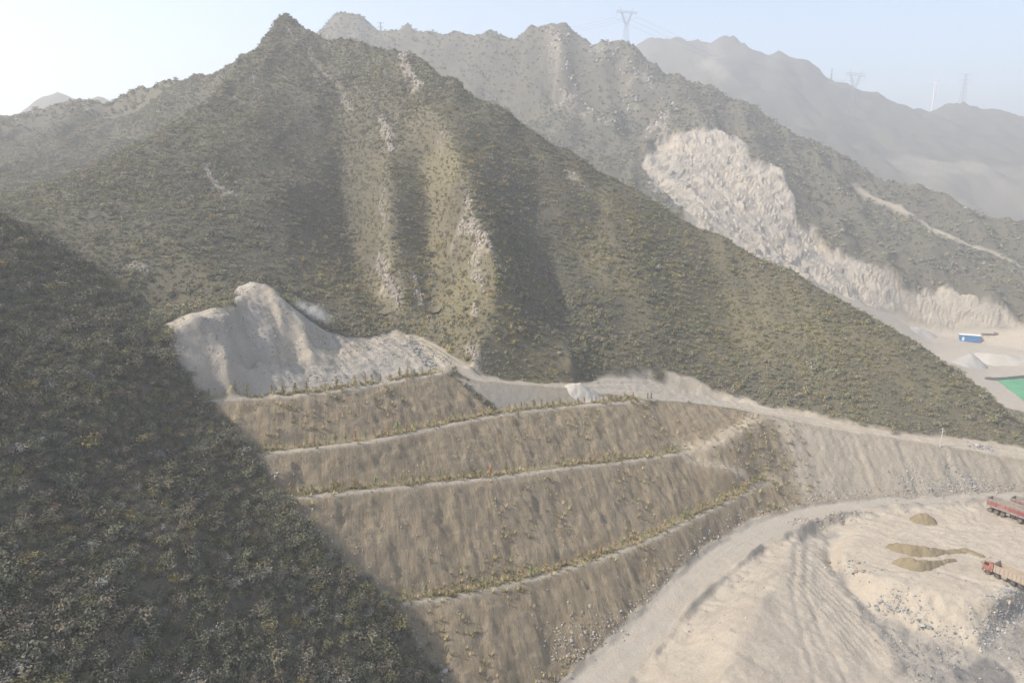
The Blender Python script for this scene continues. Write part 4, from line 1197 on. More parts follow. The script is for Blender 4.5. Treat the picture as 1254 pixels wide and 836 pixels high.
# ------------------------------------------------------------------ stones
def stone_material():
    m, nt, b = new_mat('stone')
    a = N(nt, 'ShaderNodeAttribute', attribute_name='tint', attribute_type='INSTANCER')
    geo = N(nt, 'ShaderNodeNewGeometry')
    n = noise(nt, geo.outputs['Position'], 1.7, 6, 0.7)
    c = mixc(nt, n, mixc(nt, 1.0, a.outputs['Color'], (0.6, 0.6, 0.6), 'MULTIPLY'), mixc(nt, 1.0, a.outputs['Color'], (1.3, 1.3, 1.3), 'MULTIPLY'))
    nt.links.new(c, b.inputs['Base Color'])
    return m
M_STONE = stone_material()
def stone_mesh(seed, sub=2, name='boulder_mesh'):
    r = random.Random(seed)
    bm = bmesh.new()
    bmesh.ops.create_icosphere(bm, subdivisions=sub, radius=1.0)
    planes = [(Vector((r.gauss(0, 1), r.gauss(0, 1), r.gauss(0, 1))).normalized(), r.uniform(.5, .85)) for k in range(9)]
    for v in bm.verts:
        for n, d in planes:
            e = v.co.dot(n) - d
            if e > 0:
                v.co -= n * e
        v.co += v.co.normalized() * r.uniform(-.05, .05)
    bmesh.ops.scale(bm, vec=(1, r.uniform(.7, 1), r.uniform(.5, .85)), verts=bm.verts)
    me = bpy.data.meshes.new(name)
    bm.to_mesh(me); bm.free()
    me.materials.append(M_STONE)
    return me
BOULDERS = [stone_mesh(700 + k) for k in range(7)]
PEBBLES = [stone_mesh(720 + k, 1, 'stone_mesh') for k in range(5)]
STONE_TINTS = [(.42, .39, .345), (.31, .295, .27), (.42, .36, .29), (.24, .235, .225), (.34, .275, .21)]
def rubble(name, pts, lo, hi, label, tints=STONE_TINTS):
    pts = np.array(pts)
    z = height(pts[:, 0], pts[:, 1])
    r = lo + (hi - lo) * rng.random(len(pts)) ** 3
    s = r[:, None] * rng.uniform(.75, 1.25, (len(pts), 3))
    c = np.array(tints)[rng.integers(0, len(tints), len(pts))] * rng.uniform(.75, 1.2, (len(pts), 1))
    return instancer(name, PEBBLES, col3(pts[:, 0], pts[:, 1], z + r * .15), s, turns(len(pts), 3), c, label)
def spread(uvs, n, sx, sy):
    out = []
    for (u, v, w) in uvs:
        c = hit(u, v)
        for i in range(int(n * w)):
            out.append((c[0] + random.gauss(0, sx), c[1] + random.gauss(0, sy)))
    return out
# small stones weathered out of the fill slopes
ex = rng.uniform(-48, 110, 60000); ey = rng.uniform(64, 145, 60000)
k = (sdist(AREAS['embankment'], ex, ey) > .2) & (fbm(ex * 1.5, ey, 4, 3, 83) + rng.normal(0, .25, len(ex)) > .36)
EARTH_TINTS = [(.36, .28, .20), (.46, .38, .29), (.30, .24, .18), (.40, .34, .27)]
rubble('slope_stones', np.stack([ex[k], ey[k]], -1), 0.05, .19, 'small stones weathered out of the brown fill slopes', EARTH_TINTS)
# rubble along the contact of fill and hillside, the road verge, the flank foot and the pad
pts = []
ct = along(contact, 2, 1, .12)
lowc = ct[int(len(ct) * .45):]
pts += [(p[0] + random.gauss(.9, .8), p[1] + random.gauss(-.2, .8)) for p in lowc for q in range(2)]
pts += [(p[0] + random.gauss(.5, .5), p[1] + random.gauss(-.2, .5)) for p in ct[:int(len(ct) * .45)]]
pts += [(p[0] + random.gauss(-.5, .5), p[1] + random.gauss(.6, .5)) for p in along(low_left, 8, 1, .10)]
pts += [(p[0] + random.gauss(0, .45), p[1] + random.gauss(.4, .5)) for p in along(flank_foot, 3, 12, .07)]
pts += spread([(970, 641, 1), (985, 637, 1.3), (1000, 637, 1.6), (1015, 634, 1.6), (1030, 632, 1.4), (1045, 629, 1.2), (1060, 627, .8)], 110, .6, .35)
pts += spread([(700, 790, 1), (720, 775, 1), (685, 800, 1), (740, 760, .7)], 130, 1.6, 1.0)
rubble('roadside_rubble', pts, .05, .30, 'loose grey and tan rubble along the road verges and slope feet')
pts = spread([(1100, 742, 1), (1115, 752, 1.2), (1085, 738, .8), (1095, 728, .5), (1045, 690, .7), (1060, 700, .5), (1130, 768, .8), (1160, 780, .8), (1190, 785, .7), (1035, 700, .5)], 75, 1.3, .7)
pts += spread([(1225, 750, 2), (1240, 738, 2), (1212, 770, 1.6), (1204, 785, 1.0), (1250, 745, 2)], 120, 1.1, .9)
pts += spread([(1165, 575, 1), (1180, 590, 2.0), (1160, 597, 1.5), (1200, 595, 1.5), (1112, 580, 1), (1110, 590, 1), (1140, 600, 1.2), (1120, 600, .8)], 110, 1.5, .9)
pts += spread([(1200, 548, 1.2), (1210, 551, 1.0), (1190, 546, .5)], 60, .8, .5)
rubble('blue_grey_rubble', pts, .06, .30, 'blue-grey broken stone on the yard bank and the slope under the upper road', [(.34, .335, .32), (.27, .275, .28), (.40, .38, .345), (.21, .215, .22)])
ex = rng.uniform(0, 100, 9000); ey = rng.uniform(60, 125, 9000)
k = (sdist(AREAS['sand'], ex, ey) > .5) & (fbm(ex, ey, 6, 3, 84) + rng.normal(0, .2, len(ex)) > .12)
rubble('yard_stones', np.stack([ex[k], ey[k]], -1), .03, .2, 'small stones strewn over the sand yard')
pts = spread([(1110, 800, 1), (1140, 800, 1), (1120, 825, 1), (1150, 830, .6), (1100, 785, .8), (1170, 800, .8), (1240, 800, 1), (1250, 780, 1.2), (1250, 825, .8), (1060, 755, .6)], 70, 1.3, 1.0)
rubble('gully_rubble', pts, .05, .26, 'grey stones strewn over the gully floor below the sand pad', [(.30, .285, .26), (.22, .21, .20), (.38, .345, .29)])
ex = rng.uniform(-60, 0, 40000); ey = rng.uniform(90, 145, 40000)
k = (sdist(AREAS['heap'], ex, ey) > .3) & (fbm(ex * 1.4, ey, 4, 3, 85) + rng.normal(0, .25, len(ex)) > .1)
rubble('heap_stones', np.stack([ex[k], ey[k]], -1), .04, .22, 'loose stones over the gravel heap', [(.42, .375, .31), (.33, .30, .25), (.50, .45, .38), (.27, .245, .21)])
pts = spread([(505, 422, 1), (512, 430, 1), (520, 438, 1.2), (528, 448, 1)], 60, .9, .9)
rubble('tip_rubble', pts, .12, .45, 'dark tipped stone beside the top haul road', [(.22, .22, .21), (.30, .29, .27)])
# boulders one can pick out
BOULDER_SPOTS = [
    (1062, 742, .75, 'pale grey boulder', 'at the foot of the sand pad, first from the ramp', 0), (1074, 746, .55, 'low slab-like grey boulder', 'at the foot of the sand pad, beside the pale boulder', 1),
    (1078, 738, .6, 'angular grey boulder', 'on the front bank of the sand pad', 1), (1088, 744, .5, 'small grey boulder', 'on the front bank of the sand pad', 1), (1100, 748, .5, 'small grey boulder', 'on the front bank of the sand pad', 1), (1084, 752, .42, 'small grey boulder', 'on the front bank of the sand pad', 1),
    (1128, 767, .7, 'whitish boulder', 'midway along the foot of the sand pad', 0), (1137, 770, .55, 'dark grey boulder', 'midway along the foot of the sand pad', 3), (1118, 760, .4, 'brown boulder', 'on the lower front bank of the sand pad', 4),
    (1235, 740, .7, 'tan boulder', 'on the grey stone bank below the front truck', 2), (1222, 772, .6, 'whitish boulder', 'on the lower grey stone bank below the front truck', 0), (1201, 797, .45, 'whitish boulder', 'beside the dark wet patch', 0),
    (1050, 690, .55, 'dark clod', 'on the left bank of the sand pad', 4), (1057, 700, .7, 'big brown clod', 'on the left bank of the sand pad', 4), (1048, 702, .5, 'brown clod', 'on the left bank of the sand pad, below the big one', 4), (1028, 690, .4, 'small grey clod', 'beside the ramp end of the gully', 1),
    (1014, 688, .5, 'brown clod', 'at the right edge of the tyre-marked ramp', 4), (362, 643, .75, 'grey boulder', 'where the third bench slope meets the dark hillside', 1), (474, 742, .7, 'grey boulder', 'at the left end of the lowest bench', 1), (480, 747, .5, 'pale boulder', 'at the left end of the lowest bench', 0), (545, 822, .6, 'pale boulder', 'among rubble at the bottom edge by the dark hillside', 0), (466, 730, .45, 'tan boulder', 'on the slope left of the lowest bench', 2),
    (1196, 546, .7, 'white boulder', 'between the two tracks of the upper road', 0), (1206, 550, .8, 'big white boulder', 'between the two tracks of the upper road', 0), (1211, 553, .6, 'white boulder', 'between the two tracks of the upper road, nearest the edge', 0),
    (70, 820, .5, 'pale stone', 'poking out of the dark scrub low on the near hillside', 0), (166, 680, .45, 'white stone', 'poking out of the dark scrub midway up the near hillside', 0), (108, 602, .7, 'pale rock', 'poking out of the dark scrub high on the near hillside', 0), (128, 806, .55, 'grey rock', 'poking out of the dark scrub at the bottom of the near hillside', 1), (20, 672, .4, 'pale stone', 'poking out of the dark scrub at the left edge', 0),
    (700, 786, .45, 'pale rock', 'in the rubble beside the lower haul road', 0), (716, 776, .4, 'tan rock', 'in the rubble beside the lower haul road', 2), (760, 748, .4, 'grey rock', 'in the rubble beside the lower haul road', 1)]
seen = {}
for (u, v, r_, what, where, ti) in BOULDER_SPOTS:
    lab = what + ' ' + where
    seen[lab] = seen.get(lab, 0) + 1
for (u, v, r_, what, where, ti) in BOULDER_SPOTS:
    p = hit(u, v)
    o = bpy.data.objects.new('boulder', random.choice(BOULDERS))
    s = r_ * .8
    o.location = (p[0], p[1], H(p[0], p[1]) + s * .18)
    o.scale = (s * random.uniform(.85, 1.2), s * random.uniform(.85, 1.2), s * random.uniform(.8, 1.1))
    o.rotation_euler = (random.uniform(-.4, .4), random.uniform(-.4, .4), random.uniform(0, 6.28))
    o['tint'] = list(STONE_TINTS[ti])
    lab = what + ' ' + where
    tag(o, lab, 'boulder', ('boulders ' + where) if seen[lab] > 1 else 'loose boulders')
    col.objects.link(o)

# crags and scree below the back summits and along the quarry rim
pts = []
for st, w in BACK_STREAKS:
    for p in along(spline(st, 2.0), 0, 0, 1.2):
        for q in range(3):
            pts.append((p[0] + random.gauss(0, w * .9), p[1] + random.gauss(0, w * .9)))
rubble('mountain_crags', pts, .4, 2.0, 'pale crags and scree on the back mountain', [(.40, .36, .31), (.33, .30, .26), (.46, .41, .35)])
pts = []
for st, w in STREAKS:
    for p in along(spline(st, .5), 0, 0, .35):
        pts.append((p[0] + random.gauss(0, w * 1.1), p[1] + random.gauss(0, w * 1.1)))
rubble('outcrop_scree', pts, .12, .6, 'pale broken rock around the outcrops of the main mountain', [(.38, .335, .28), (.30, .27, .23)])

# ------------------------------------------------------------------ rock outcrops on the main mountain
OUT_WHERE = ['in a long thin line down from the main summit', 'high on the flank left of the main spur', 'just below the main ridge, near its bend', 'at the foot of the dark gully', 'beside the outcrop at the gully foot', 'across the main spur, the broadest one', 'down the middle of the main spur', 'alone on the right shoulder', 'on the skyline of the right shoulder', 'on the flank of the left spur', 'along the crest of the near hillside', 'in the dark hollow behind the near hillside', 'on the rocky rib left of the spur', 'small, high on the main spur', 'small, low on the main spur', 'at the foot of the main spur by the road', 'tiny, beside the long summit line', 'tiny, on the left spur crest']
def outcrop(s, w, where, seed):
    r = random.Random(seed)
    L = along(spline(s, .3), 0, 0, max(.3, w * .28))
    bm = bmesh.new()
    for p in L:
        for q in range(2):
            x, y = p[0] + r.uniform(-.6, .6) * w, p[1] + r.uniform(-.6, .6) * w
            z = H(x, y)
            a = bmesh.ops.create_icosphere(bm, subdivisions=1, radius=1.0)['verts']
            sx, sy, sz = w * r.uniform(.18, .5), w * r.uniform(.18, .5), w * r.uniform(.3, .75)
            m = Matrix.Translation((x, y, z + sz * .1)) @ Euler((r.uniform(-.5, .5), r.uniform(-.3, .3), r.uniform(0, 6.28))).to_matrix().to_4x4() @ Matrix.Diagonal((sx, sy, sz, 1))
            for v in a:
                v.co *= r.uniform(.7, 1.15)
            bmesh.ops.transform(bm, matrix=m, verts=a)
    me = bpy.data.meshes.new('rock_outcrop')
    bm.to_mesh(me); bm.free()
    me.materials.append(M_STONE)
    o = bpy.data.objects.new('rock_outcrop', me)
    o['tint'] = [.33, .29, .24]
    tag(o, 'pale jagged rock outcrop ' + where, 'rock outcrop', 'rock outcrops on the mountain')
    col.objects.link(o)
for i, ((s, w), where) in enumerate(zip(STREAKS, OUT_WHERE)):
    outcrop(s, w * .75, where, 900 + i)
# ------------------------------------------------------------------ vehicles
M_RED = plain_mat('red_paint', (0.33, 0.11, 0.08), 0.7, 0, 0.15, 0.85)
M_REDBAND = plain_mat('dusty_red_panel', (0.27, 0.085, 0.09), 0.75, 0, 0.15, 0.6, 0.8)
M_STEEL = plain_mat('dusty_grey_steel', (0.27, 0.245, 0.215), 0.75, 0.0, 0.2, 0.6)
M_TANBOX = plain_mat('sand_coated_steel', (0.40, 0.33, 0.26), 0.85, 0.0, 0.18, 0.7)
M_DARK = plain_mat('dark_chassis', (0.05, 0.048, 0.045), 0.8, 0.0, 0.2, 0.5)
M_TYRE = plain_mat('tyre_rubber', (0.035, 0.034, 0.033), 0.9, 0.0, 0.2, 0.35)
M_RIM = plain_mat('wheel_rim', (0.25, 0.235, 0.21), 0.6, 0.3, 0.2, 0.5)
M_GLASS = plain_mat('dark_glass', (0.03, 0.035, 0.04), 0.12, 0.0, 0.1)
M_GLASS.node_tree.nodes['Principled BSDF'].inputs['Specular IOR Level'].default_value = 0.6
M_LAMP = plain_mat('headlamp_glass', (0.6, 0.58, 0.52), 0.25, 0.0, 0.1)
M_LOAD = plain_mat('truck_load', (0.33, 0.27, 0.20), 0.95, 0.0, 0.3)

def wheel(parent, x, y, r=0.53, w=0.32, dual=False):
    s = 1 if y > 0 else -1
    ww = w * (1.9 if dual else 1)
    e = MB()
    pr = [(r * .62, -ww / 2), (r * .93, -ww / 2), (r, -ww / 2 + .05), (r, -.015), (r * .97, -.01), (r * .97, .01), (r, .015), (r, ww / 2 - .05), (r * .93, ww / 2), (r * .62, ww / 2)]
    e.lathe(pr, 'y', (0, 0, 0), 22)
    t = e.build('wheel', M_TYRE, parent, True)
    t.location = (x, y, r)
    h = MB().lathe([(r * .60, s * ww * .35), (r * .60, s * ww * .50), (r * .50, s * ww * .505), (r * .46, s * ww * .36), (r * .26, s * ww * .36), (r * .22, s * ww * .55), (r * .10, s * ww * .57)], 'y', (0, 0, 0), 18)
    h.build('rim', M_RIM, t)
    return t
def cab(parent, x0, mat, length=2.0, width=2.4, zb=0.95, h=2.1):
    """flat-nosed cab whose front is at x0; x points forward"""
    x1 = x0 - length
    out = [(x0 - .02, zb), (x0, zb + .15), (x0 - .03, zb + h * .45), (x0 - .22, zb + h * .92), (x0 - .35, zb + h), (x1 + .1, zb + h), (x1, zb + h - .1), (x1, zb)]
    c = MB().prism(out, -width / 2, width / 2).build('cab', mat, parent)
    # windscreen, side windows, doors, grille, lamps
    m = MB().add([(x0 + .006, -width * .44, zb + h * .50), (x0 + .006, width * .44, zb + h * .50), (x0 - .175, width * .42, zb + h * .89), (x0 - .175, -width * .42, zb + h * .89)], [(0, 1, 2, 3)])
    m.add([(x0 - .05, -width * .44, zb + h * .50), (x0 - .05, width * .44, zb + h * .50), (x0 - .23, width * .42, zb + h * .89), (x0 - .23, -width * .42, zb + h * .89)], [(3, 2, 1, 0)])
    m.build('windscreen', M_GLASS, c)
    for s in (-1, 1):
        y = s * (width / 2 + .012)
        d = MB().box((x0 - .78, s * (width / 2 + .005), zb + .52), (1.05, .05, 1.0), bev=.02).build('door', mat, c)
        MB().prism([(x0 - .30, zb + h * .52), (x0 - .42, zb + h * .88), (x0 - 1.25, zb + h * .88), (x0 - 1.25, zb + h * .52)], y - .02, y + .02).build('side_window', M_GLASS, c)
        MB().box((x0 - 1.15, s * (width / 2 + .04), zb + .78), (.16, .03, .04)).build('handle', M_DARK, d)
        mi = MB().box((x0 + .05, s * (width / 2 + .24), zb + h * .66), (.08, .2, .5), bev=.03)
        mi.tube((x0 - .05, s * (width / 2), zb + h * .85), (x0 + .05, s * (width / 2 + .24), zb + h * .80), .025)
        mi.build('mirror', M_DARK, c)
        MB().box((x0 + .03, s * width * .38, zb + .02), (.06, .38, .2), bev=.02).build('headlight', M_LAMP, c)
        MB().prism([(x0 - .25, .62), (x0 - .35, 1.05), (x0 - .55, 1.22), (x0 - 1.05, 1.22), (x0 - 1.25, 1.05), (x0 - 1.35, .62), (x0 - 1.42, .62), (x0 - 1.42, 1.3), (x0 - .2, 1.3), (x0 - .2, .62)], s * (width / 2 - .28), s * (width / 2 + .03)).build('mudguard', M_DARK, c)
    g = MB()
    for k in range(4):
        g.box((x0 + .015, 0, zb + .22 + .16 * k), (.04, width * .58, .07))
    g.build('grille', M_DARK, c)
    MB().box((x0 + .02, 0, .72), (.26, width * .98, .38), bev=.06).build('bumper', M_STEEL, c)
    v = MB().box((x0 - .30, 0, zb + h + .04), (.28, width * .9, .08), bev=.03)
    v.build('sun_visor', mat, c)
    return c
def dump_truck(loc, rz, scale):
    t = empty('dump_truck', loc, rz)
    t.scale = (scale,) * 3
    ch = MB()
    for s in (-1, 1):
        ch.box((-1.2, s * .42, .92), (8.0, .12, .26), bev=.02)
    for x in (-4.9, -3.5, -1.6, .3, 2.2):
        ch.box((x, 0, .92), (.14, .80, .2))
    ch.build('chassis', M_DARK, t)
    for y in (1.03, -1.03):
        wheel(t, 2.15, y); wheel(t, .35, y)
        wheel(t, -2.6, y * .93, dual=True); wheel(t, -3.95, y * .93, dual=True)
    for x in (2.15, .35, -2.6, -3.95):
        MB().tube((x, -.9, .53), (x, .9, .53), .1, n=8).build('axle', M_DARK, t)
    cab(t, 3.3, M_RED, 2.0, 2.4, .95, 2.05)
    MB().lathe([(.02, -.7), (.34, -.68), (.36, -.6), (.36, .6), (.34, .68), (.02, .7)], 'y', (0, 0, 0), 16)
    ft = MB().box((-.95, 1.0, .85), (1.1, .55, .6), bev=.12); ft.build('fuel_tank', M_STEEL, t)
    MB().box((-.95, -1.0, .85), (.8, .5, .5), bev=.06).build('battery_box', M_DARK, t)
    # tipping body: floor, ribbed sides, headboard with a canopy over the cab, tailgate
    b = MB()
    L0, L1, W, z0, z1 = 1.1, -5.0, 2.45, 1.25, 2.75
    b.box(((L0 + L1) / 2, 0, z0), (L0 - L1, W, .14), bev=.03)
    body = b.build('dump_body', M_TANBOX, t)
    for s in (-1, 1):
        sd = MB().box(((L0 + L1) / 2, s * (W / 2 - .03), (z0 + z1) / 2 + .06), (L0 - L1, .07, z1 - z0), bev=.015).build('side_panel', M_TANBOX, body)
        MB().box(((L0 + L1) / 2, s * (W / 2 + .03), z1 + .02), (L0 - L1 + .05, .14, .14), bev=.03).build('top_rail', M_TANBOX, body)
        for k in range(8):
            MB().box((L0 - .35 - k * .77, s * (W / 2 + .055), (z0 + z1) / 2 + .03), (.13, .1, z1 - z0 - .12), bev=.02).build('rib', M_TANBOX, sd)
    MB().box((L0 + .0, 0, (z0 + z1) / 2 + .25), (.08, W - .02, z1 - z0 + .5), bev=.02).build('headboard', M_TANBOX, body)
    MB().prism([(L0, z1 + .45), (L0 + .15, z1 + .5), (L0 + 1.15, z1 + .52), (L0 + 1.15, z1 + .44), (L0 + .15, z1 + .40)], -W / 2 + .05, W / 2 - .05).build('canopy', M_TANBOX, body)
    MB().box((L1 - .05, 0, (z0 + z1) / 2 - .02), (.09, W, z1 - z0 - .1), bev=.02).build('tailgate', M_TANBOX, body)
    r = random.Random(3)
    v, f = [], []
    nx, ny = 14, 7
    for i in range(nx):
        for j in range(ny):
            x = L0 - .1 - (L0 - L1 - .2) * i / (nx - 1); y = (W - .2) * (j / (ny - 1) - .5)
            e = min(i, nx - 1 - i, j * 1.5, (ny - 1 - j) * 1.5)
            v.append((x, y, z0 + .25 + min(.45, .12 * e) + r.uniform(-.04, .04)))
    for i in range(nx - 1):
        for j in range(ny - 1):
            f.append((i * ny + j, i * ny + j + 1, (i + 1) * ny + j + 1, (i + 1) * ny + j))
    link_mesh('load', v, f, M_LOAD, body, True)
    for s in (-1, 1):
        MB().box((-3.3, s * .96, 1.13), (2.7, .62, .04), bev=.01).build('mudguard', M_DARK, t)
    return t
def trailer_truck(loc, rz, scale, name='trailer_truck'):
    """tractor with a long high-sided tipping trailer; the trailer tail is at x=0 and the tractor ahead at +x"""
    t = empty(name, loc, rz)
    t.scale = (scale,) * 3
    ch = MB()
    for s in (-1, 1):
        ch.box((4.7, s * .45, 1.18), (9.0, .12, .3), bev=.02)
    for x in (.4, 1.6, 2.9, 4.3, 6, 7.6, 9):
        ch.box((x, 0, 1.18), (.14, .86, .22))
    ch.build('chassis', M_DARK, t)
    for y in (1.0, -1.0):
        for x in (.85, 2.15, 3.45, 6.95, 8.3):
            wheel(t, x, y * .95, dual=True)
        wheel(t, 11.3, y)
    for x in (.85, 2.15, 3.45, 6.95, 8.3, 11.3):
        MB().tube((x, -.9, .53), (x, .9, .53), .1, n=8).build('axle', M_DARK, t)
    for s in (-1, 1):
        lg = MB().box((5.3, s * .8, .75), (.14, .14, .9)); lg.box((5.3, s * .8, .3), (.3, .3, .06)); lg.build('landing_leg', M_DARK, t)
        MB().box((4.55, s * .95, .95), (.75, .45, .5), bev=.04).build('tool_box', M_STEEL, t)
    body = MB().box((4.7, 0, 1.42), (9.4, 2.5, .16), bev=.03).build('trailer_body', M_STEEL, t)
    for s in (-1, 1):
        y = s * 1.22
        sd = MB().box((4.7, y, 2.35), (9.4, .07, 1.75), bev=.015).build('side_panel', M_STEEL, body)
        MB().box((4.7, s * 1.265, 2.30), (9.3, .03, 1.02), bev=.008).build('red_band', M_REDBAND, sd)
        MB().box((4.7, s * 1.27, 3.25), (9.45, .16, .15), bev=.03).build('top_rail', M_STEEL, body)
        MB().box((4.7, s * 1.27, 1.53), (9.45, .12, .14), bev=.03).build('bottom_rail', M_STEEL, body)
        for k in range(11):
            MB().box((.15 + k * .91, s * 1.29, 2.39), (.10, .07, 1.58), bev=.02).build('rib', M_REDBAND if 0 < k < 10 else M_STEEL, sd)
    MB().box((.0, 0, 2.35), (.09, 2.5, 1.75), bev=.02).build('tailgate', M_STEEL, body)
    MB().box((9.4, 0, 2.45), (.09, 2.5, 1.95), bev=.02).build('headboard', M_STEEL, body)
    for s in (-1, 1):
        MB().box((-.07, s * 1.0, 1.15), (.06, .3, .14), bev=.02).build('tail_light', M_RED, t)
    fl = MB()
    for s in (-1, 1):
        fl.box((9.4, s * .42, .92), (5.4, .12, .24), bev=.02)
    fl.build('tractor_chassis', M_DARK, t)
    cab(t, 12.4, M_RED, 2.2, 2.45, .95, 2.3)
    MB().box((9.9, 1.0, .8), (1.1, .5, .55), bev=.1).build('fuel_tank', M_STEEL, t)
    return t
ax = math.atan2(3.2, -1.8)
A = P(1209.5, 703, z=0.55)
fx, fy = math.cos(ax), math.sin(ax)
S1 = 0.74
loc = (A[0] - fx * 2.15 * S1 + .74, A[1] - fy * 2.15 * S1 + .55)
zf = H(*loc)
tag(dump_truck((loc[0], loc[1], 0.5), ax, S1), 'sand-dusted dump truck with a red cab, nearest the edge of the sand pad', 'dump truck')
A = P(1212, 627, z=0.5)
a2 = math.atan2(-4.6, 2.8)
S2 = 0.80
fx, fy = math.cos(a2), math.sin(a2)
sx, sy = -fy, fx      # to its left
o1 = (A[0] - fx * .85 * S2 + sx * .95 * S2, A[1] - fy * .85 * S2 + sy * .95 * S2)
tag(trailer_truck((o1[0], o1[1], H(*o1) + .0), a2, S2), 'high-sided trailer truck with a dusty red band, fully seen at the right edge', 'truck', 'trailer trucks parked on the sand pad')
o2 = (o1[0] + 4.6, o1[1] + .4)
tag(trailer_truck((o2[0], o2[1], H(*o2) + .0), a2 + .02, S2), 'second red-banded trailer truck, half hidden behind the first one', 'truck', 'trailer trucks parked on the sand pad')

# ------------------------------------------------------------------ heaps
def heap_material(name, a, b):
    m, nt, bs = new_mat(name)
    geo = N(nt, 'ShaderNodeNewGeometry')
    n = noise(nt, geo.outputs['Position'], 1.3, 7, .7)
    nt.links.new(mixc(nt, n, a, b), bs.inputs['Base Color'])
    bp = N(nt, 'ShaderNodeBump'); bp.inputs['Strength'].default_value = .6; bp.inputs['Distance'].default_value = .12
    nt.links.new(noise(nt, geo.outputs['Position'], 6, 5, .7), bp.inputs['Height'])
    nt.links.new(bp.outputs[0], bs.inputs['Normal'])
    return m
M_DIRT = heap_material('brown_dirt', (0.17, 0.135, 0.08), (0.30, 0.245, 0.155))
M_GRIT = heap_material('pale_gravel', (0.38, 0.35, 0.305), (0.52, 0.475, 0.41))
M_GRITD = heap_material('grey_gravel', (0.30, 0.285, 0.26), (0.42, 0.40, 0.365))
def heap(name, line_, height_, width_, mat, seed, n=26, power=1.0):
    """a dumped heap: ridge follows line_ [(x, y, share of height, share of width)] and its flanks fall at the angle of repose"""
    L = np.array(line_, float)
    t = np.linspace(0, len(L) - 1, 60)
    S = np.stack([np.interp(t, range(len(L)), L[:, k]) for k in range(4)], -1)
    x0, x1 = S[:, 0].min() - width_ * 1.3, S[:, 0].max() + width_ * 1.3
    y0, y1 = S[:, 1].min() - width_ * 1.3, S[:, 1].max() + width_ * 1.3
    st = max(.16, width_ / 16)
    X, Y = np.meshgrid(np.arange(x0, x1, st), np.arange(y0, y1, st))
    D = np.sqrt((X[..., None] - S[:, 0]) ** 2 + (Y[..., None] - S[:, 1]) ** 2)
    k = (D / (S[:, 3] * width_)).argmin(-1)
    d = np.take_along_axis(D, k[..., None], -1)[..., 0]
    q = 1 - d / (S[k, 3] * width_ * (1 + .25 * fbm(X, Y, width_ * .7, 2, seed)))
    hh = height_ * S[k, 2] * np.clip(q, 0, 1) ** power
    hh = hh * (1 + (.35 if mat is M_DIRT else .12) * fbm(X, Y, width_ * .5, 3, seed + 3)) + (.12 if mat is M_DIRT else .05) * height_ * fbm(X, Y, width_ * .2, 2, seed + 5) * (hh > .05)
    Z = height(X.ravel(), Y.ravel()).reshape(X.shape)
    zz = np.where(q > 0, Z + hh, Z - .25)
    ny, nx = X.shape
    idx = np.arange(nx * ny).reshape(ny, nx)
    keep = (q[:-1, :-1] > -.25) | (q[1:, 1:] > -.25) | (q[1:, :-1] > -.25) | (q[:-1, 1:] > -.25)
    f = np.stack([idx[:-1, :-1], idx[:-1, 1:], idx[1:, 1:], idx[1:, :-1]], -1)[keep]
    used, inv = np.unique(f, return_inverse=True)
    co = np.stack([X, Y, zz], -1).reshape(-1, 3)[used]
    return link_mesh(name, co.tolist(), inv.reshape(-1, 4).tolist(), mat, None, True)
def hl(pts):
    return [(*hit(u, v)[:2], a, b) for u, v, a, b in pts]
tag(heap('dirt_heap', hl([(1126, 636, .9, .9), (1132, 637, 1, 1), (1138, 638, .85, .8)]), 1.5, 1.75, M_DIRT, 1), 'small round brown dirt heap at the back of the sand pad', 'dirt heap', 'brown dirt heaps on the sand pad')
tag(heap('dirt_heap', hl([(1097, 671, .8, .9), (1115, 675, 1, 1), (1135, 677, .8, .9), (1155, 676, .35, .45), (1185, 674, .2, .4), (1200, 680, .15, .5)]), 1.4, 1.6, M_DIRT, 2), 'long brown dirt heap with a tail trailing towards the front truck', 'dirt heap', 'brown dirt heaps on the sand pad')
tag(heap('dirt_heap', hl([(1103, 690, .8, .85), (1118, 693, 1, 1), (1135, 693, .8, .8), (1152, 689, .35, .45), (1168, 686, .2, .35)]), 1.2, 1.4, M_DIRT, 3), 'brown dirt heap with a short tail, front one of the long pair', 'dirt heap', 'brown dirt heaps on the sand pad')
tag(heap('gravel_cone', [(*P(u, v, z=20.9)[:2], a, b) for u, v, a, b in ((706, 474, .8, .9), (711, 474, 1, 1), (720, 475, .6, .8))], 1.5, 3.0, M_GRIT, 4), 'low white gravel cone beside the upper haul road', 'gravel heap')
c = P(1186, 448, z=-22.5)
tag(heap('gravel_cone', [(c[0], c[1], 1, 1), (c[0] + .5, c[1], 1, 1)], 5.6, 8.0, M_GRITD, 5), 'grey gravel cone on the valley floor below the blue shed', 'gravel heap')
c = P(1212, 443, z=-22.5)
tag(heap('gravel_cone', [(c[0], c[1], 1, 1), (c[0] + 6, c[1] - 1, .8, .9)], 3.0, 7.5, M_GRIT, 6), 'broad pale gravel heap behind the grey cone in the valley', 'gravel heap')
c = P(1125, 412, z=-17)
tag(heap('gravel_cone', [(c[0], c[1], 1, 1), (c[0] + 4, c[1] - 1, .8, .9)], 2.4, 5.0, M_GRITD, 7), 'low grey gravel heap left of the blue shed', 'gravel heap')

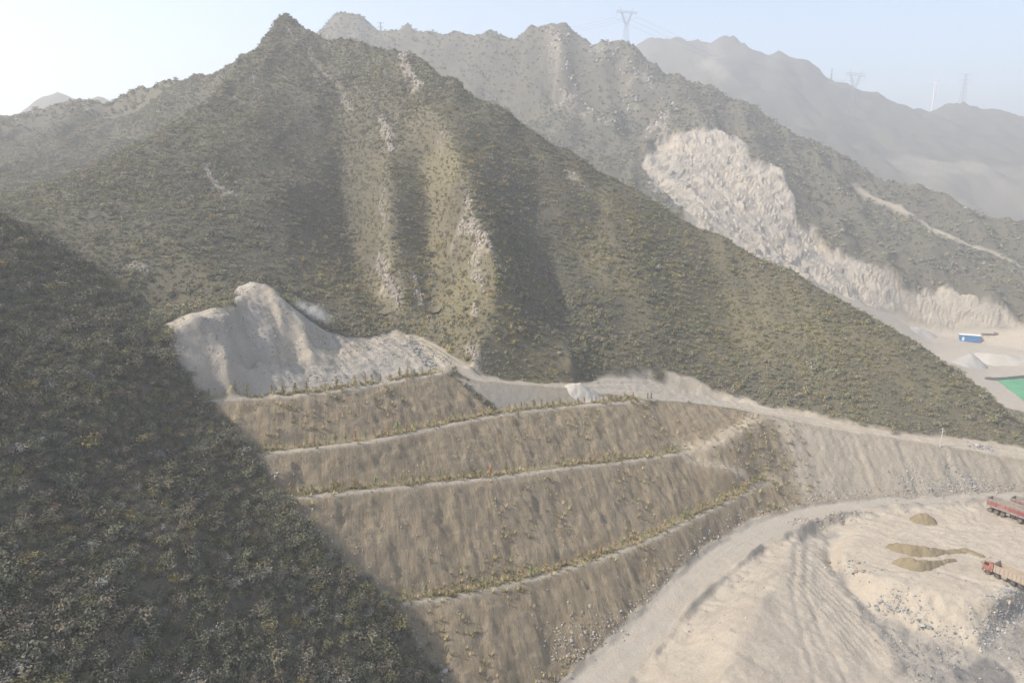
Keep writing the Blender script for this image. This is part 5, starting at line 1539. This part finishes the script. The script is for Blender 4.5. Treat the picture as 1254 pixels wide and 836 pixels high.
# ------------------------------------------------------------------ valley: shed, conveyor, wall, dust net
M_BLUE = plain_mat('blue_sheet_metal', (0.05, 0.20, 0.42), 0.5, 0.0, 0.12)
M_WHITE = plain_mat('white_roof_sheet', (0.78, 0.80, 0.80), 0.5, 0.0, 0.06)
M_CONC = plain_mat('concrete', (0.20, 0.195, 0.185), 0.9, 0.0, 0.2)
M_NET = plain_mat('green_dust_net', (0.10, 0.30, 0.16), 0.9, 0.0, 0.14, None, 0.25)
c = P(1189.5, 420.0, z=-18.6)
shed = empty('site_shed', (c[0], c[1] + 2, H(c[0], c[1] + 2)), R(-24))
w = MB(); W_, D_, H_ = 8.6, 3.4, 2.9
prof = []
for k in range(58):
    prof.append((-W_ / 2 + W_ * k / 57, .04 if (k // 2) % 2 else 0))
fr = [(x, -D_ / 2 - o_) for x, o_ in prof]
v = [(x, y, -.3) for x, y in fr] + [(x, y, H_) for x, y in fr]
n_ = len(fr)
w.add(v, [(i, i + 1, n_ + i + 1, n_ + i) for i in range(n_ - 1)])
w.box((0, .02, H_ / 2 - .15), (W_, D_, H_ + .3))
wall = w.build('wall', M_BLUE, shed)
MB().prism([(-W_ / 2 - .25, H_ + .02), (W_ / 2 + .25, H_ + .02), (W_ / 2 + .25, H_ + .12), (-W_ / 2 - .25, H_ + .12)], -D_ / 2 - .3, D_ / 2 + .3).build('roof_sheet', M_WHITE, shed)
for x in (-W_ / 2 - .03, W_ / 2 + .03):
    MB().box((x, 0, H_ / 2 - .1), (.08, D_ + .12, H_ + .2), bev=.02).build('end_wall', M_BLUE, shed)
d = MB().box((-2.9, -D_ / 2 - .07, .95), (.9, .06, 1.95), bev=.01).build('door', M_WHITE, shed)
MB().box((-2.6, -D_ / 2 - .12, .95), (.05, .04, .14)).build('handle', M_DARK, d)
tag(shed, 'blue sheet-metal site shed with a white roof at the quarry foot', 'shed')
c = P(1210, 421, z=-18.8)
cv = empty('conveyor', (c[0], c[1] + 1, H(c[0], c[1] + 1)), R(-26))
b_ = MB(); b_.box((0, 0, 1.25), (6.2, .9, .18)); b_.build('belt', M_DARK, cv)
for s in (-1, 1):
    MB().tube((-3.1, s * .5, 1.2), (3.1, s * .5, 1.35), .08).build('side_beam', M_STEEL, cv)
for x in (-2.5, 0, 2.5):
    for s in (-1, 1):
        MB().tube((x, s * .45, -.2), (x, s * .45, 1.2), .07).build('leg', M_STEEL, cv)
MB().box((2.9, 0, 1.8), (1.1, 1.1, 1.0), top=(1.4, 1.4), bev=.04).build('hopper', M_STEEL, cv)
tag(cv, 'small dark conveyor frame standing right of the blue shed', 'conveyor')
a_, b_ = P(1206, 465.5, z=-22.6), P(1262, 463.0, z=-22.6)
wl_ = MB(); n_ = 8
for k in range(n_):
    x0, y0 = a_[0] + (b_[0] - a_[0]) * k / n_, a_[1] + (b_[1] - a_[1]) * k / n_
    x1, y1 = a_[0] + (b_[0] - a_[0]) * (k + 1) / n_, a_[1] + (b_[1] - a_[1]) * (k + 1) / n_
    zz = min(H(x0, y0), H(x1, y1))
    le = math.hypot(x1 - x0, y1 - y0)
    wl_.box(((x0 + x1) / 2, (y0 + y1) / 2, zz + .45), (le, .5, 1.7), math.atan2(y1 - y0, x1 - x0))
tag(wl_.build('retaining_wall', M_CONC), 'long low dark concrete wall along the green net in the valley', 'wall')
npoly = AREAS['net']
X, Y = np.meshgrid(np.arange(npoly[:, 0].min(), npoly[:, 0].max(), 1.2), np.arange(npoly[:, 1].min(), npoly[:, 1].max(), 1.2))
q = sdist(npoly, X, Y)
Z = height(X.ravel(), Y.ravel()).reshape(X.shape) + np.clip(q * .35, -.3, 1.0) + .35 * fbm(X, Y, 5, 3, 4) + .12
ny, nx = X.shape
idx = np.arange(nx * ny).reshape(ny, nx)
kk = (q[:-1, :-1] > 0) | (q[1:, 1:] > 0)
f = np.stack([idx[:-1, :-1], idx[:-1, 1:], idx[1:, 1:], idx[1:, :-1]], -1)[kk]
used, inv = np.unique(f, return_inverse=True)
net = link_mesh('dust_net', np.stack([X, Y, Z], -1).reshape(-1, 3)[used].tolist(), inv.reshape(-1, 4).tolist(), M_NET, None, True)
tag(net, 'green dust net spread over the valley floor at the right edge', 'net')

# ------------------------------------------------------------------ pole, markers, pylons, turbine, cables
M_PALE = plain_mat('pale_pole', (0.55, 0.53, 0.48), 0.7)
M_GALV = plain_mat('galvanised_steel', (0.30, 0.31, 0.32), 0.6, 0.3)
M_TWHITE = plain_mat('turbine_white', (0.80, 0.81, 0.82), 0.5)
c = hit(1151, 548)
pl = empty('utility_pole', c)
MB().tube((0, 0, -.5), (.05, 0, 4.3), .11, .07, 8).build('pole', M_PALE, pl)
MB().tube((-.35, 0, 4.0), (.45, 0, 4.0), .04, .04, 5).build('crossarm', M_PALE, pl)
tag(pl, 'thin pale utility pole beside the upper haul road', 'pole')
for k, (u, v) in enumerate(((793, 487.5), (797.5, 488))):
    c = hit(u, v)
    m_ = MB().box((0, 0, .45), (.28, .28, 1.1), top=(.7, .7), bev=.04).box((0, 0, 1.05), (.34, .34, .12), bev=.03).build('marker_post', M_CONC)
    m_.location = c
    tag(m_, ('left' if k == 0 else 'right') + ' one of two short concrete marker posts at the upper road edge', 'post', 'marker posts at the road edge')

def gf_ground(u, v, f):
    p = P(u, v, f=f)
    return (p[0], p[1], float(bilinear(GF, np.array([p[0]]), np.array([p[1]]))[0]))
def lattice(mb, p, q, w0, w1, n, r):
    """square lattice mast from p up to q"""
    p, q = Vector(p), Vector(q)
    pts = []
    for k in range(n + 1):
        t = k / n
        c = p.lerp(q, t); w = w0 + (w1 - w0) * t
        pts.append([c + Vector((sx_ * w, sy_ * w, 0)) for sx_, sy_ in ((-1, -1), (1, -1), (1, 1), (-1, 1))])
    for k in range(n):
        for i in range(4):
            j = (i + 1) % 4
            mb.tube(pts[k][i], pts[k + 1][i], r, r, 4)
            mb.tube(pts[k][i], pts[k + 1][j], r * .6, r * .6, 3)
            mb.tube(pts[k][j], pts[k + 1][i], r * .6, r * .6, 3)
    return mb
def cat_head_pylon(loc, h, rz, label, r):
    """wine-glass lattice tower: mast, two splayed arms, a bridge beam, two peaks and three insulator strings"""
    t = empty('pylon', loc, rz)
    lattice(MB(), (0, 0, -6), (0, 0, h * .58), h * .10, h * .03, 9, r).build('mast', M_GALV, t)
    for s in (-1, 1):
        lattice(MB(), (s * .02 * h, 0, h * .58), (s * .14 * h, 0, h * .86), h * .022, h * .02, 5, r * .9).build('arm', M_GALV, t)
        MB().tube((s * .14 * h, 0, h * .86), (s * .20 * h, 0, h * 1.0), r, r * .6, 4).tube((s * .14 * h, 0, h * .90), (s * .20 * h, 0, h * 1.0), r * .8, r * .5, 4).build('peak', M_GALV, t)
    bm_ = MB()
    xs = np.linspace(-.30 * h, .30 * h, 11)
    for a, b in zip(xs[:-1], xs[1:]):
        for y in (-.02 * h, .02 * h):
            bm_.tube((a, y, h * .86), (b, y, h * .86), r, r, 4); bm_.tube((a, y, h * .90), (b, y, h * .90), r, r, 4)
            bm_.tube((a, y, h * .86), (b, y, h * .90), r * .6, r * .6, 3)
    bm_.build('bridge_beam', M_GALV, t)
    for x in (-.28 * h, 0, .28 * h):
        MB().tube((x, 0, h * .86), (x, 0, h * .75), r * .8, r * .8, 5).build('insulator', M_GALV, t)
    tag(t, label, 'pylon', 'power pylons on the ridges')
    return t
p1 = P(766, 60, f=705)
cat_head_pylon((p1[0], p1[1], p1[2]), 37, R(18), 'tall lattice power pylon on the skyline behind the back ridge', .10)
c2 = gf_ground(1043, 138, 1030)
p2 = (c2[0], c2[1], c2[2])
d2 = math.hypot(c2[0], c2[1])
cat_head_pylon(p2, 66 * (c2[1] / 1030), R(25), 'lattice power pylon standing in front of the far crags', .15)
c3 = gf_ground(1178, 128, 1190)
def t_pylon(loc, h, rz, label, r, arms=((1, .14), (.86, .17))):
    t = empty('pylon', loc, rz)
    lattice(MB(), (0, 0, -6), (0, 0, h), h * .075, h * .015, 11, r).build('mast', M_GALV, t)
    for a, w_ in arms:
        for s in (-1, 1):
            MB().tube((0, 0, h * a), (s * w_ * h, 0, h * a), r * 1.2, r * .6, 4).tube((0, 0, h * (a - .06)), (s * w_ * h, 0, h * a), r * .8, r * .5, 4).build('crossarm', M_GALV, t)
            MB().tube((s * w_ * h, 0, h * a), (s * w_ * h, 0, h * (a - .07)), r * .7, r * .7, 4).build('insulator', M_GALV, t)
    tag(t, label, 'pylon', 'power pylons on the ridges')
    return t
t_pylon(c3, 66, R(10), 'faint lattice pylon with a flat crossarm, rightmost on the far skyline', .18)
c4 = gf_ground(1018.5, 90, 1146)
t_pylon((c4[0], c4[1], c4[2] - 2), 18, 0, 'tiny pylon on the far crag', .25, ((1, .12),))
c5 = hit(467, 56, 300, 900)
t_pylon(c5, 19, 0, 'small faint pylon below the leftmost back summit', .16, ((.98, .14), (.8, .16)))
c6 = hit(1141, 281, 280, 900)
t_pylon(c6, 6.5, 0, 'small pylon beside the track on the quarry hillside', .10, ((.98, .14), (.8, .16)))
# cables of the skyline line
def cable(a, b, sag, r, label):
    a, b = Vector(a), Vector(b)
    mb = MB()
    n_ = 24
    q = [a.lerp(b, k / n_) - Vector((0, 0, sag * 4 * (k / n_) * (1 - k / n_))) for k in range(n_ + 1)]
    for k in range(n_):
        mb.tube(q[k], q[k + 1], r, r, 3)
    tag(mb.build('power_cable', M_GALV), label, 'cable', 'power cables on the skyline')
top1 = (p1[0], p1[1], p1[2] + 37 * .75)
for x, nm in ((-12, 'left'), (0, 'middle'), (12, 'right')):
    cable((top1[0] + x, top1[1], top1[2]), (top1[0] + x - 330, top1[1] + 60, top1[2] - 10), 14, .09, nm + ' thin power cable running left from the tall skyline pylon')
    cable((top1[0] + x, top1[1], top1[2]), (p2[0] + x, p2[1], p2[2] + 50), 16, .09, nm + ' thin power cable between the tall pylon and the far crag pylon')
# wind turbine with its rotor almost edge-on
c = P(1140.5, 140, f=1420)
sc_ = 1420 / 836 * 1.05
wt = empty('wind_turbine', (c[0], c[1], c[2] - 20), R(62))
hub = (32 * sc_) + 20
MB().tube((0, 0, -10), (0, 0, hub), 2.1, 1.3, 12).build('tower', M_TWHITE, wt)
MB().box((0, .6, hub + 1.2), (3.0, 8.0, 3.2), bev=.6).build('nacelle', M_TWHITE, wt)
rot = MB().lathe([(.2, -6.2), (1.2, -5.6), (1.7, -4.6), (1.8, -3.6)], 'y', (0, 0, hub + 1.2), 12).build('hub', M_TWHITE, wt, True)
for k in range(3):
    a = R(90 + 4 + 120 * k)
    bl = MB()
    prof = [(0, .7, .7), (.10, 1.7, .6), (.25, 1.9, .42), (.5, 1.4, .28), (.75, .9, .18), (1, .25, .06)]
    B = 27 * sc_
    v, f = [], []
    for t_, cw, th in prof:
        d = t_ * B + 1.2
        for ang in range(8):
            q_ = ang * math.pi / 4
            lx, ly = math.cos(q_) * cw, math.sin(q_) * th
            v.append((math.cos(a) * d - math.sin(a) * lx, -4.8 + ly, hub + 1.2 + math.sin(a) * d + math.cos(a) * lx))
    for i in range(len(prof) - 1):
        for j in range(8):
            f.append((i * 8 + j, i * 8 + (j + 1) % 8, (i + 1) * 8 + (j + 1) % 8, (i + 1) * 8 + j))
    f.append(tuple(range(7, -1, -1))); f.append(tuple(range((len(prof) - 1) * 8, len(prof) * 8)))
    bl.add(v, f); bl.build('blade', M_TWHITE, wt, True)
tag(wt, 'white wind turbine seen almost edge-on behind the far ridge', 'wind turbine')

# ------------------------------------------------------------------ dust blowing off the heap
def dust():
    a, b = Vector(P(352, 386, f=121)), Vector(P(392, 402, f=124))
    c = (a + b) / 2 + Vector((0, 1.5, 1.2))
    bm = bmesh.new()
    bmesh.ops.create_icosphere(bm, subdivisions=3, radius=1)
    me = bpy.data.meshes.new('dust_cloud'); bm.to_mesh(me); bm.free()
    o = bpy.data.objects.new('dust_cloud', me)
    o.location = c
    o.scale = ((b - a).length * .95, 3.0, 2.6)
    o.rotation_euler = (0, R(22), math.atan2(b.y - a.y, b.x - a.x))
    m = bpy.data.materials.new('dust'); m.use_nodes = True
    nt = m.node_tree; nt.nodes.remove(nt.nodes['Principled BSDF'])
    v = N(nt, 'ShaderNodeVolumePrincipled')
    v.inputs['Color'].default_value = (.99, .985, .97, 1)
    tc = N(nt, 'ShaderNodeTexCoord')
    ln = N(nt, 'ShaderNodeVectorMath', operation='LENGTH'); nt.links.new(tc.outputs['Object'], ln.inputs[0])
    fall = math_(nt, 'SUBTRACT', 1.0, ln.outputs['Value'])
    geo = N(nt, 'ShaderNodeNewGeometry')
    nz = noise(nt, geo.outputs['Position'], .8, 4, .65)
    q = math_(nt, 'MULTIPLY', math_(nt, 'MAXIMUM', fall, 0.0), math_(nt, 'MAXIMUM', math_(nt, 'SUBTRACT', nz, .40), 0.0))
    nt.links.new(math_(nt, 'MULTIPLY', q, 3.6), v.inputs['Density'])
    nt.links.new(v.outputs[0], nt.nodes['Material Output'].inputs['Volume'])
    me.materials.append(m)
    o['kind'] = 'stuff'; o['label'] = 'pale dust blowing off the gravel heap'
    col.objects.link(o)
dust()
